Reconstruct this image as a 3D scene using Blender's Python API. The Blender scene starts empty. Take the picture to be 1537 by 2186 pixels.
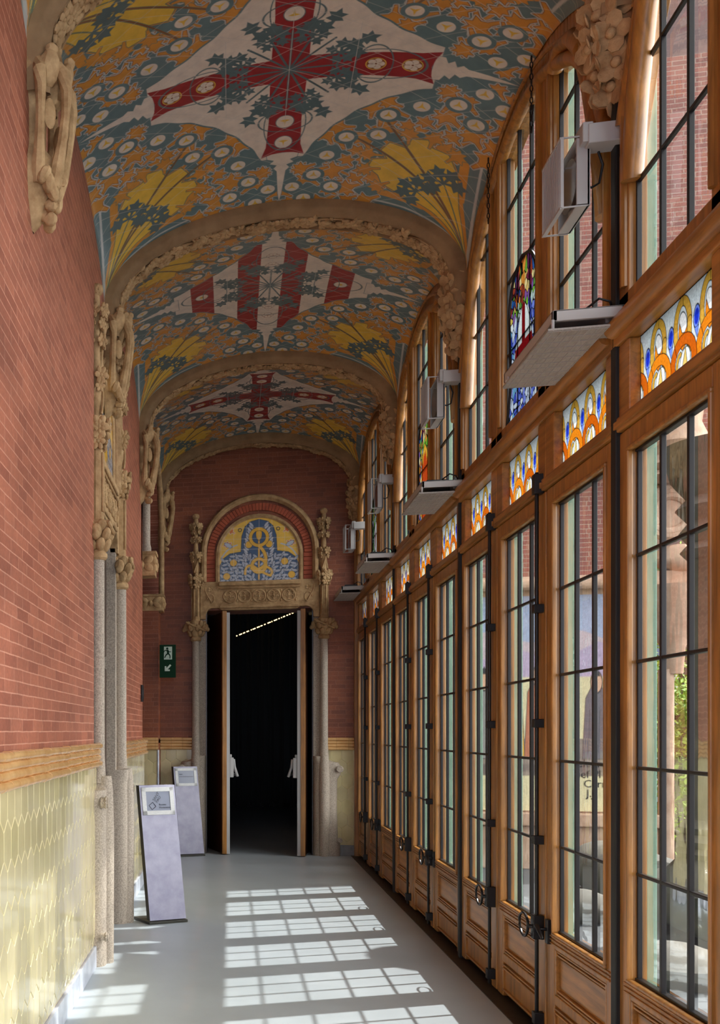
import bpy, math, random
import numpy as np
from mathutils import Vector, Matrix
random.seed(7); RNG = np.random.RandomState(5)
scene = bpy.context.scene
COL = scene.collection
PI = math.pi

# ------------------------------------------------------------------ camera
TH = math.asin(.215); F = 2100.0; W_, H_ = 1537, 2186
cam_d = bpy.data.cameras.new('camera'); cam = bpy.data.objects.new('camera', cam_d); COL.objects.link(cam)
cam.location = (0, 0, 1.55); cam.rotation_euler = (PI/2, 0, TH)
cam_d.sensor_fit = 'VERTICAL'; cam_d.sensor_height = 36; cam_d.lens = 36*F/H_
cam_d.shift_x = (W_/2 - 29.5)/H_
cam_d.shift_y = -(H_/2 - 1561)/H_
cam_d.clip_start = .05; cam_d.clip_end = 400
scene.camera = cam

# ------------------------------------------------------------------ materials
def s2l(c):
    return tuple(((v/255)/12.92 if v/255 <= .04045 else (((v/255)+.055)/1.055)**2.4) for v in c)
class NT:
    def __init__(s, name):
        s.m = bpy.data.materials.new(name); s.m.use_nodes = True
        s.t = s.m.node_tree; s.n = s.t.nodes; s.b = s.n['Principled BSDF']; s.out = s.n['Material Output']
    def new(s, typ, **kw):
        nd = s.n.new(typ)
        for k, v in kw.items(): setattr(nd, k, v)
        return nd
    def link(s, a, b): s.t.links.new(a, b)
    def setv(s, nd, **kw):
        for k, v in kw.items(): nd.inputs[k.replace('_', ' ')].default_value = v
    def ramp(s, fac, stops):
        r = s.new('ShaderNodeValToRGB'); e = r.color_ramp.elements
        while len(e) < len(stops): e.new(.5)
        for i, (p, c) in enumerate(stops):
            e[i].position = p; e[i].color = (*c[:3], 1)
        s.link(fac, r.inputs['Fac']); return r.outputs['Color']
    def coords(s, scale=(1, 1, 1), rot=(0, 0, 0)):
        tc = s.new('ShaderNodeTexCoord'); mp = s.new('ShaderNodeMapping')
        mp.inputs['Scale'].default_value = scale; mp.inputs['Rotation'].default_value = rot
        s.link(tc.outputs['Object'], mp.inputs['Vector']); return mp.outputs['Vector']
    def noise(s, vec, scale, detail=4, rough=.6, dist=0):
        nz = s.new('ShaderNodeTexNoise'); nz.inputs['Scale'].default_value = scale
        nz.inputs['Detail'].default_value = detail; nz.inputs['Roughness'].default_value = rough
        nz.inputs['Distortion'].default_value = dist
        s.link(vec, nz.inputs['Vector']); return nz.outputs['Fac']
    def bump(s, h, strength=.3, dist=.01):
        b = s.new('ShaderNodeBump'); b.inputs['Strength'].default_value = strength; b.inputs['Distance'].default_value = dist
        s.link(h, b.inputs['Height']); s.link(b.outputs['Normal'], s.b.inputs['Normal'])
    def mix(s, fac, a, b, mode='MIX'):
        mx = s.new('ShaderNodeMix', data_type='RGBA', blend_type=mode)
        for sock, v in ((mx.inputs[0], fac), (mx.inputs[6], a), (mx.inputs[7], b)):
            if hasattr(v, 'links'): s.link(v, sock)
            elif isinstance(v, (int, float)): sock.default_value = v
            else: sock.default_value = (*v[:3], 1)
        return mx.outputs[2]

def mat_plain(name, rgb, rough=.5, metal=0, spec=.5, coat=0):
    k = NT(name); k.setv(k.b, Base_Color=(*s2l(rgb), 1), Roughness=rough, Metallic=metal)
    k.b.inputs['Specular IOR Level'].default_value = spec
    if coat: k.b.inputs['Coat Weight'].default_value = coat
    return k.m
def mat_noise(name, a, b, scale=8, rough=.7, bump=.2, bscale=None, bd=.01, vscale=(1, 1, 1), detail=5, c=None, coat=0, lo=.3, hi=.7):
    k = NT(name); v = k.coords(vscale); n1 = k.noise(v, scale, detail)
    st = [(lo, s2l(a)), (hi, s2l(b))]
    if c: st = [(lo, s2l(a)), ((lo+hi)/2, s2l(c)), (hi, s2l(b))]
    k.link(k.ramp(n1, st), k.b.inputs['Base Color']); k.b.inputs['Roughness'].default_value = rough
    if coat: k.b.inputs['Coat Weight'].default_value = coat
    if bump:
        k.bump(k.noise(v, bscale or scale*4, 6), bump, bd)
    return k.m
def mat_brick(name, axis, c1, c2, mortar, bw=.235, rh=.0535, ms=.0032, rough=.5, bump=.35):
    k = NT(name)
    tc = k.new('ShaderNodeTexCoord'); sp = k.new('ShaderNodeSeparateXYZ'); k.link(tc.outputs['Object'], sp.inputs[0])
    cb = k.new('ShaderNodeCombineXYZ'); k.link(sp.outputs[axis], cb.inputs[0]); k.link(sp.outputs[2], cb.inputs[1])
    # slight waviness of the courses
    nz = k.new('ShaderNodeTexNoise'); nz.inputs['Scale'].default_value = 5; k.link(tc.outputs['Object'], nz.inputs['Vector'])
    ad = k.new('ShaderNodeVectorMath', operation='MULTIPLY_ADD'); k.link(nz.outputs['Color'], ad.inputs[0])
    ad.inputs[1].default_value = (.010, .006, 0); k.link(cb.outputs[0], ad.inputs[2])
    br = k.new('ShaderNodeTexBrick'); br.offset = .5; br.squash = .75; br.squash_frequency = 3
    k.setv(br, Scale=1.0, Mortar_Size=ms, Mortar_Smooth=.25, Bias=0.0, Brick_Width=bw, Row_Height=rh)
    br.inputs['Color1'].default_value = (*s2l(c1), 1); br.inputs['Color2'].default_value = (*s2l(c2), 1); br.inputs['Mortar'].default_value = (*s2l(mortar), 1)
    k.link(ad.outputs[0], br.inputs['Vector'])
    n1 = k.noise(tc.outputs['Object'], 2.2, 5); n2 = k.noise(tc.outputs['Object'], 60, 4)
    v1 = k.ramp(n1, [(.3, (.78, .74, .72)), (.7, (1.15, 1.1, 1.08))])
    v2 = k.ramp(n2, [(.35, (.86, .85, .84)), (.65, (1.08, 1.08, 1.08))])
    c = k.mix(1.0, br.outputs['Color'], v1, 'MULTIPLY'); c = k.mix(1.0, c, v2, 'MULTIPLY')
    k.link(c, k.b.inputs['Base Color']); k.b.inputs['Roughness'].default_value = rough
    inv = k.new('ShaderNodeMath', operation='MULTIPLY_ADD'); k.link(br.outputs['Fac'], inv.inputs[0]); inv.inputs[1].default_value = -1; inv.inputs[2].default_value = 1
    b2 = k.new('ShaderNodeMath', operation='MULTIPLY_ADD'); k.link(n2, b2.inputs[0]); b2.inputs[1].default_value = .25; k.link(inv.outputs[0], b2.inputs[2])
    k.bump(b2.outputs[0], bump, .006); return k.m
def mat_wood(name, dark, light, rough=.34, axis=2, coat=.15):
    k = NT(name); sc = [9, 9, 9]; sc[axis] = .7
    v = k.coords(tuple(sc)); n1 = k.noise(v, 3.2, 6, .65, .4)
    v2 = k.coords((1, 1, 1)); n2 = k.noise(v2, 2.5, 3)
    c = k.ramp(n1, [(.28, s2l(dark)), (.62, s2l(light))])
    c = k.mix(1.0, c, k.ramp(n2, [(.3, (.82, .78, .75)), (.7, (1.1, 1.08, 1.05))]), 'MULTIPLY')
    k.link(c, k.b.inputs['Base Color']); k.b.inputs['Roughness'].default_value = rough
    k.b.inputs['Coat Weight'].default_value = coat; k.b.inputs['Coat Roughness'].default_value = .25
    k.bump(n1, .12, .004); return k.m
def mat_vcol(name, rough=.35, coat=.3, bump=0):
    k = NT(name); a = k.new('ShaderNodeVertexColor', layer_name='Col')
    n = k.noise(k.coords(), 14, 4)
    c = k.mix(1.0, a.outputs['Color'], k.ramp(n, [(.3, (.86, .86, .87)), (.7, (1.06, 1.05, 1.04))]), 'MULTIPLY')
    k.link(c, k.b.inputs['Base Color']); k.b.inputs['Roughness'].default_value = rough
    k.b.inputs['Coat Weight'].default_value = coat; k.b.inputs['Coat Roughness'].default_value = .15
    return k.m
def mat_glass(name, tint=(1, 1, 1), refl=1.0, wavy=.02):
    k = NT(name); k.n.remove(k.b)
    tr = k.new('ShaderNodeBsdfTransparent'); tr.inputs['Color'].default_value = (*tint, 1)
    gl = k.new('ShaderNodeBsdfGlossy'); gl.inputs['Roughness'].default_value = .03
    lw = k.new('ShaderNodeFresnel'); lw.inputs['IOR'].default_value = 1.5
    ml = k.new('ShaderNodeMath', operation='MULTIPLY'); k.link(lw.outputs[0], ml.inputs[0]); ml.inputs[1].default_value = refl
    nz = k.noise(k.coords((1, 1, .35)), 9, 2); bp = k.new('ShaderNodeBump'); bp.inputs['Strength'].default_value = .25; bp.inputs['Distance'].default_value = wavy
    k.link(nz, bp.inputs['Height']); k.link(bp.outputs[0], gl.inputs['Normal'])
    mx = k.new('ShaderNodeMixShader'); k.link(ml.outputs[0], mx.inputs[0]); k.link(tr.outputs[0], mx.inputs[1]); k.link(gl.outputs[0], mx.inputs[2])
    k.link(mx.outputs[0], k.out.inputs['Surface']); return k.m
def mat_stained(name):
    k = NT(name); k.n.remove(k.b); a = k.new('ShaderNodeVertexColor', layer_name='Col')
    n = k.noise(k.coords(), 90, 4)
    c = k.mix(1.0, a.outputs['Color'], k.ramp(n, [(.3, (.20, .20, .20)), (.7, (.33, .33, .33))]), 'MULTIPLY')
    t = k.new('ShaderNodeBsdfTranslucent'); tr = k.new('ShaderNodeBsdfTransparent'); gl = k.new('ShaderNodeBsdfGlossy'); gl.inputs['Roughness'].default_value = .1
    k.link(c, t.inputs['Color']); k.link(c, tr.inputs['Color'])
    m1 = k.new('ShaderNodeMixShader'); m1.inputs[0].default_value = .22; k.link(t.outputs[0], m1.inputs[1]); k.link(tr.outputs[0], m1.inputs[2])
    m2 = k.new('ShaderNodeMixShader'); m2.inputs[0].default_value = .04; k.link(m1.outputs[0], m2.inputs[1]); k.link(gl.outputs[0], m2.inputs[2])
    k.link(m2.outputs[0], k.out.inputs['Surface']); return k.m
def mat_emit(name, rgb, st):
    k = NT(name); k.setv(k.b, Base_Color=(.02, .02, .02, 1), Emission_Color=(*s2l(rgb), 1), Emission_Strength=st); return k.m

M = {}
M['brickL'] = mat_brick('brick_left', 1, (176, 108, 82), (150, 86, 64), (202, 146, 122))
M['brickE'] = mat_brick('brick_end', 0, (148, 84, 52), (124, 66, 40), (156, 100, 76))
M['stone'] = mat_noise('carved_limestone', (150, 116, 76), (204, 170, 124), 12, .85, .55, 34, .012)
M['stonep'] = mat_noise('plain_arch_stone', (128, 100, 68), (164, 132, 94), 5, .8, .15, 60, .004)
M['granite'] = mat_noise('speckled_granite', (146, 134, 120), (192, 178, 160), 110, .7, .25, 200, .003, detail=3, lo=.35, hi=.62, c=(172, 158, 142))
M['wood'] = mat_wood('honey_pine', (114, 77, 33), (180, 124, 58))
M['woodH'] = mat_wood('honey_pine_cross_grain', (114, 77, 33), (180, 124, 58), axis=1)
M['dwood'] = mat_wood('dark_walnut', (40, 20, 12), (62, 34, 20), .3)
M['iron'] = mat_plain('black_iron', (30, 27, 27), .38, .3)
M['lead'] = mat_plain('grey_glazing_bar', (52, 50, 54), .3, .5)
M['steel'] = mat_noise('brushed_aluminium', (186, 186, 184), (206, 206, 204), 40, .32, .05, vscale=(1, 1, 6)); 
M['whitem'] = mat_plain('pale_grey_painted_metal', (178, 176, 174), .4)
M['green'] = mat_noise('sage_green_paint', (118, 154, 132), (140, 174, 152), 6, .5, .1)
M['floor'] = None
M['marble'] = mat_noise('white_marble', (182, 188, 200), (214, 218, 228), 5, .3, .05, lo=.35, hi=.6)
M['greystone'] = mat_noise('grey_slate_skirting', (118, 118, 120), (146, 146, 148), 12, .5, .1)
M['cream'] = None
M['ochre'] = mat_noise('ochre_glazed_tile', (200, 150, 92), (226, 182, 124), 6, .22, .12, 30, .006, coat=.4)
M['grout'] = mat_plain('pale_grout', (226, 212, 170), .8)
M['glass'] = mat_glass('window_glass', (.93, .95, .94), .6, .004)
M['stained'] = mat_stained('stained_glass')
M['vault'] = mat_vcol('painted_vault_tile', .3, .25)
M['tilep'] = mat_vcol('painted_wall_tile', .3, .3)
M['black'] = mat_plain('black_paint', (14, 13, 13), .6)
M['lav'] = mat_noise('lavender_grey_panel', (146, 144, 168), (176, 174, 192), 7, .5, .05)
M['olive'] = mat_plain('dark_olive_metal', (52, 50, 42), .45)
M['screen'] = mat_plain('grey_screen', (112, 118, 138), .25)
M['ink'] = mat_plain('dark_slate_lettering', (62, 66, 82), .5)
M['signg'] = mat_plain('exit_sign_green', (5, 50, 26), .6, spec=.2)
M['signw'] = mat_plain('exit_sign_white', (205, 222, 205), .5)
M['ext_stone'] = mat_noise('terrace_stone', (96, 92, 84), (126, 120, 110), 5, .85, .3, 60, .01)
M['ext_pink'] = mat_noise('pink_carved_stone', (176, 138, 112), (216, 184, 158), 5, .85, .3, 50, .01)
M['ext_brick'] = mat_brick('outdoor_brick', 0, (160, 92, 74), (138, 76, 62), (172, 142, 124), ms=.006)
M['ext_brick2'] = mat_brick('far_brick', 0, (126, 92, 84), (108, 78, 74), (134, 108, 100), bw=.3, rh=.09, ms=.004)
M['ext_floor'] = mat_noise('terrace_paving', (70, 73, 77), (88, 90, 92), 3, .6, .15)
M['leaf'] = mat_noise('spring_leaves', (96, 136, 40), (176, 204, 84), 8, .6, 0)
M['bark'] = mat_noise('grey_bark', (84, 78, 70), (120, 112, 100), 20, .9, .4)
M['plaster'] = mat_noise('pale_plaster', (206, 200, 188), (228, 222, 210), 3, .9, .1)
M['slat'] = mat_plain('black_felt_slats', (22, 20, 19), .9)
M['led'] = mat_emit('warm_strip_led', (255, 214, 140), 2.2)
M['louvre'] = mat_noise('bead_glass_diffuser', (150, 146, 138), (176, 172, 164), 120, .45, .3, 200, .003, vscale=(1, .2, 1))
M['lens'] = mat_plain('mirror_reflector', (170, 170, 172), .12, .9)
M['tileC'] = mat_noise('cream_tile_relief', (200, 176, 96), (206, 184, 110), 3, .2, 0)

# floor : smooth resin
k = NT('grey_resin_floor'); v = k.coords(); n = k.noise(v, .9, 5); n2 = k.noise(v, 5, 6)
c = k.mix(1.0, k.ramp(n, [(.3, s2l((166, 174, 178))), (.7, s2l((180, 188, 192)))]), k.ramp(n2, [(.3, (.95, .95, .95)), (.7, (1.03, 1.03, 1.03))]), 'MULTIPLY')
k.link(c, k.b.inputs['Base Color'])
r = k.new('ShaderNodeMapRange'); k.link(n2, r.inputs[0]); r.inputs[3].default_value = .30; r.inputs[4].default_value = .42; k.link(r.outputs[0], k.b.inputs['Roughness'])
k.bump(n, .04, .02); M['floor'] = k.m
# cream tiles: slight colour change per tile from vertex colour
k = NT('cream_glazed_tile'); a = k.new('ShaderNodeVertexColor', layer_name='Col'); n = k.noise(k.coords(), 4, 3)
c = k.mix(1.0, a.outputs['Color'], k.ramp(n, [(.3, (.9, .89, .86)), (.7, (1.05, 1.05, 1.05))]), 'MULTIPLY')
k.link(c, k.b.inputs['Base Color']); k.b.inputs['Roughness'].default_value = .16; k.b.inputs['Coat Weight'].default_value = .5; k.b.inputs['Coat Roughness'].default_value = .06
k.bump(k.noise(k.coords(), 7, 2), .07, .015); M['cream'] = k.m

# ------------------------------------------------------------------ mesh building
class MB:
    def __init__(s): s.v = []; s.f = []; s.mi = []; s.cur = 0
    def add(s, vs, fs):
        o = len(s.v); s.v.extend(tuple(p) for p in vs)
        for f in fs: s.f.append(tuple(i+o for i in f)); s.mi.append(s.cur)
    def box(s, x0, x1, y0, y1, z0, z1, mtx=None):
        vs = [(x, y, z) for x in (x0, x1) for y in (y0, y1) for z in (z0, z1)]
        if mtx is not None: vs = [mtx @ Vector(p) for p in vs]
        s.add(vs, [(0, 1, 3, 2), (4, 6, 7, 5), (0, 4, 5, 1), (2, 3, 7, 6), (0, 2, 6, 4), (1, 5, 7, 3)])
    def prism(s, poly, axis, d0, d1, mtx=None):
        n = len(poly)
        def P(p, d):
            q = [p[0], p[1]]; q.insert(axis, d); return tuple(q)
        vs = [P(p, d0) for p in poly] + [P(p, d1) for p in poly]
        if mtx is not None: vs = [mtx @ Vector(p) for p in vs]
        s.add(vs, [tuple(range(n)), tuple(range(2*n-1, n-1, -1))] + [(i, i+n, (i+1) % n+n, (i+1) % n) for i in range(n)])
    def lathe(s, prof, cx, cy, n=20, sx=1, sy=1, a0=0, a1=2*PI, mtx=None):
        vs = []; full = abs(a1-a0-2*PI) < 1e-6; m = n if full else n+1
        for r, z in prof:
            for i in range(m):
                a = a0+(a1-a0)*i/n; vs.append((cx+r*sx*math.cos(a), cy+r*sy*math.sin(a), z))
        if mtx is not None: vs = [mtx @ Vector(p) for p in vs]
        fs = []
        for j in range(len(prof)-1):
            for i in range(n):
                i2 = (i+1) % m; fs.append((j*m+i, j*m+i2, (j+1)*m+i2, (j+1)*m+i))
        if full: fs.append(tuple(range(m-1, -1, -1))); fs.append(tuple((len(prof)-1)*m+i for i in range(m)))
        s.add(vs, fs)
    def tube(s, pts, r, n=8, closed=False):
        pts = [Vector(p) for p in pts]; N = len(pts)
        rs = r if isinstance(r, (list, tuple)) else [r]*N
        vs = []; up = Vector((.13, .37, .92))
        for i, p in enumerate(pts):
            if closed: t = pts[(i+1) % N]-pts[i-1]
            else: t = pts[min(i+1, N-1)]-pts[max(i-1, 0)]
            t.normalize(); a = t.cross(up)
            if a.length < .2: a = t.cross(Vector((1, 0, 0)))
            a.normalize(); b = t.cross(a)
            for q in range(n):
                g = 2*PI*q/n; vs.append(p+a*rs[i]*math.cos(g)+b*rs[i]*math.sin(g))
        fs = []; K = N if closed else N-1
        for i in range(K):
            j = (i+1) % N
            for q in range(n): fs.append((i*n+q, i*n+(q+1) % n, j*n+(q+1) % n, j*n+q))
        if not closed: fs.append(tuple(range(n-1, -1, -1))); fs.append(tuple((N-1)*n+q for q in range(n)))
        s.add(vs, fs)
    def ell(s, c, r, rot=None, nu=8, nv=6):
        """ellipsoid; rot = 3x3 matrix"""
        vs = []; c = Vector(c)
        for j in range(1, nv):
            ph = PI*j/nv
            for i in range(nu):
                a = 2*PI*i/nu; p = Vector((r[0]*math.sin(ph)*math.cos(a), r[1]*math.sin(ph)*math.sin(a), r[2]*math.cos(ph)))
                vs.append(c+(rot @ p if rot is not None else p))
        for z in (1, -1):
            p = Vector((0, 0, r[2]*z)); vs.append(c+(rot @ p if rot is not None else p))
        T = len(vs)-2; fs = []
        for j in range(nv-2):
            for i in range(nu): fs.append((j*nu+i, (j+1)*nu+i, (j+1)*nu+(i+1) % nu, j*nu+(i+1) % nu))
        for i in range(nu):
            fs.append((T, i, (i+1) % nu)); fs.append((T+1, (nv-2)*nu+(i+1) % nu, (nv-2)*nu+i))
        s.add(vs, fs)
    def flower(s, c, nrm, r, n=6, thick=.35, core=True, lay=1, ph=0):
        """petals round a centre, facing nrm"""
        nrm = Vector(nrm).normalized(); up = Vector((0, 0, 1)) if abs(nrm.z) < .9 else Vector((0, 1, 0))
        a = up.cross(nrm).normalized(); b = nrm.cross(a); c = Vector(c)
        for L in range(lay):
            rr = r*(1-.38*L)
            for i in range(n):
                g = 2*PI*(i+.5*L)/n+ph; d = a*math.cos(g)+b*math.sin(g); t = nrm.cross(d)
                tilt = (d+nrm*.35*(L+1)).normalized(); up2 = tilt.cross(t)
                R = Matrix((tilt, t, up2)).transposed()
                s.ell(c+tilt*rr*.55+nrm*.10*r*L, (rr*.5, rr*.34*6/n, rr*thick*.5), R, 8, 5)
        if core: s.ell(c+nrm*r*.22, (r*.25,)*3, None, 8, 5)
    def build(s, name, mats, parent=None, smooth=True, loc=(0, 0, 0), bevel=0, col=None):
        me = bpy.data.meshes.new(name); me.from_pydata(s.v, [], s.f)
        if not isinstance(mats, (list, tuple)): mats = [mats]
        for m_ in mats: me.materials.append(m_)
        if len(mats) > 1: me.polygons.foreach_set('material_index', s.mi)
        me.update()
        if smooth:
            me.shade_smooth() if hasattr(me, 'shade_smooth') else None
            try: me.set_sharp_from_angle(angle=math.radians(38))
            except Exception: pass
        if col is not None:
            at = me.color_attributes.new('Col', 'FLOAT_COLOR', 'POINT')
            arr = np.ones((len(s.v), 4), np.float32); arr[:, :3] = col; at.data.foreach_set('color', arr.ravel())
        o = bpy.data.objects.new(name, me); COL.objects.link(o); o.location = loc
        if parent is not None: o.parent = parent
        if bevel:
            b = o.modifiers.new('edge', 'BEVEL'); b.width = bevel; b.segments = 2; b.limit_method = 'ANGLE'
        return o
def tag(o, label=None, cat=None, group=None, kind=None):
    if label: o['label'] = label
    if cat: o['category'] = cat
    if group: o['group'] = group
    if kind: o['kind'] = kind
    return o
def empty(name, loc=(0, 0, 0), rz=0, **kw):
    o = bpy.data.objects.new(name, None); COL.objects.link(o); o.location = loc; o.rotation_euler = (0, 0, rz); o.empty_display_size = .1
    return tag(o, **kw)
CH = {}
def copy_tree(o, parent=None):
    c = o.copy(); COL.objects.link(c)
    if parent is not None: c.parent = parent
    for ch in list(o.children): copy_tree(ch, c)
    return c

# ------------------------------------------------------------------ vector paint canvas (colour per vertex)
class Canvas:
    def __init__(s, x0, x1, y0, y1, nx, ny, bg):
        s.x = np.linspace(x0, x1, nx); s.y = np.linspace(y0, y1, ny); s.res = (x1-x0)/(nx-1)
        s.a = np.empty((ny, nx, 3)); s.a[:] = bg
    def win(s, x0, x1, y0, y1, m=.03):
        i0, i1 = np.searchsorted(s.x, [x0-m, x1+m]); j0, j1 = np.searchsorted(s.y, [y0-m, y1+m])
        if i1 <= i0 or j1 <= j0: return None
        X, Y = np.meshgrid(s.x[i0:i1], s.y[j0:j1]); return (slice(j0, j1), slice(i0, i1)), X, Y
    def put(s, sl, d, col, al=1.0):
        t = np.clip(.5-d/s.res, 0, 1)[..., None]*al
        s.a[sl] = s.a[sl]*(1-t)+np.array(col)*t
    def _segd(s, X, Y, p, q):
        dx, dy = q[0]-p[0], q[1]-p[1]; L = dx*dx+dy*dy+1e-12
        t = np.clip(((X-p[0])*dx+(Y-p[1])*dy)/L, 0, 1)
        return np.hypot(X-p[0]-t*dx, Y-p[1]-t*dy)
    def poly(s, pts, layers):
        """layers: [(grow, colour)...] painted from the outside in"""
        xs = [p[0] for p in pts]; ys = [p[1] for p in pts]; w = s.win(min(xs), max(xs), min(ys), max(ys))
        if w is None: return
        sl, X, Y = w; d = np.full(X.shape, 1e9); ins = np.zeros(X.shape, bool); n = len(pts)
        for i in range(n):
            p, q = pts[i], pts[(i+1) % n]; d = np.minimum(d, s._segd(X, Y, p, q))
            cr = ((p[1] > Y) != (q[1] > Y)); xx = (q[0]-p[0])*(Y-p[1])/((q[1]-p[1]) or 1e-12)+p[0]; ins ^= cr & (X < xx)
        d = np.where(ins, -d, d)
        for g, c in layers: s.put(sl, d-g, c)
    def stroke(s, pts, w, col, w1=None):
        xs = [p[0] for p in pts]; ys = [p[1] for p in pts]; q = s.win(min(xs), max(xs), min(ys), max(ys))
        if q is None: return
        sl, X, Y = q; d = np.full(X.shape, 1e9); n = len(pts)-1
        for i in range(n):
            ww = w if w1 is None else w+(w1-w)*(i+.5)/n
            d = np.minimum(d, s._segd(X, Y, pts[i], pts[i+1])-ww)
        s.put(sl, d, col)
    def oval(s, c, rx, ry, layers, rot=0):
        r = max(rx, ry); q = s.win(c[0]-r, c[0]+r, c[1]-r, c[1]+r)
        if q is None: return
        sl, X, Y = q; ca, sa = math.cos(rot), math.sin(rot); x = (X-c[0])*ca+(Y-c[1])*sa; y = -(X-c[0])*sa+(Y-c[1])*ca
        d = (np.hypot(x/rx, y/ry)-1)*min(rx, ry)
        for g, cc in layers: s.put(sl, d-g, cc)
    def ring(s, c, rx, ry, w, col):
        r = max(rx, ry); q = s.win(c[0]-r, c[0]+r, c[1]-r, c[1]+r)
        if q is None: return
        sl, X, Y = q; d = np.abs((np.hypot((X-c[0])/rx, (Y-c[1])/ry)-1)*min(rx, ry))-w; s.put(sl, d, col)
def bez(p0, p1, p2, n=10):
    return [((1-t)**2*p0[0]+2*t*(1-t)*p1[0]+t*t*p2[0], (1-t)**2*p0[1]+2*t*(1-t)*p1[1]+t*t*p2[1]) for t in [i/n for i in range(n+1)]]
def place(pts, c, ang, sc, flip=1):
    ca, sa = math.cos(ang), math.sin(ang)
    return [(c[0]+sc*(x*ca-y*flip*sa), c[1]+sc*(x*sa+y*flip*ca)) for x, y in pts]
TEAL = np.array(s2l((100, 128, 132))); ORNG = np.array(s2l((212, 148, 60))); YEL = np.array(s2l((232, 192, 72))); CREAM = np.array(s2l((226, 216, 200)))
RED = np.array(s2l((156, 34, 40))); BRN = np.array(s2l((140, 82, 40))); OUTL = np.array(s2l((196, 200, 196))); GTEAL = np.array(s2l((112, 128, 108)))
LEAF = [(0, -.05), (.35, -.09), (.50, -.20), (.46, -.42), (.62, -.33), (.74, -.46), (.80, -.24), (1.0, -.22), (.90, -.04), (1.04, .12), (.82, .14), (.82, .38), (.66, .26), (.50, .42), (.48, .17), (.35, .07), (0, .05)]
IVY = [(0, -.05), (.30, -.07), (.38, -.34), (.54, -.20), (.74, -.36), (.76, -.12), (1.0, 0), (.76, .12), (.74, .36), (.54, .20), (.38, .34), (.30, .07), (0, .05)]

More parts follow.
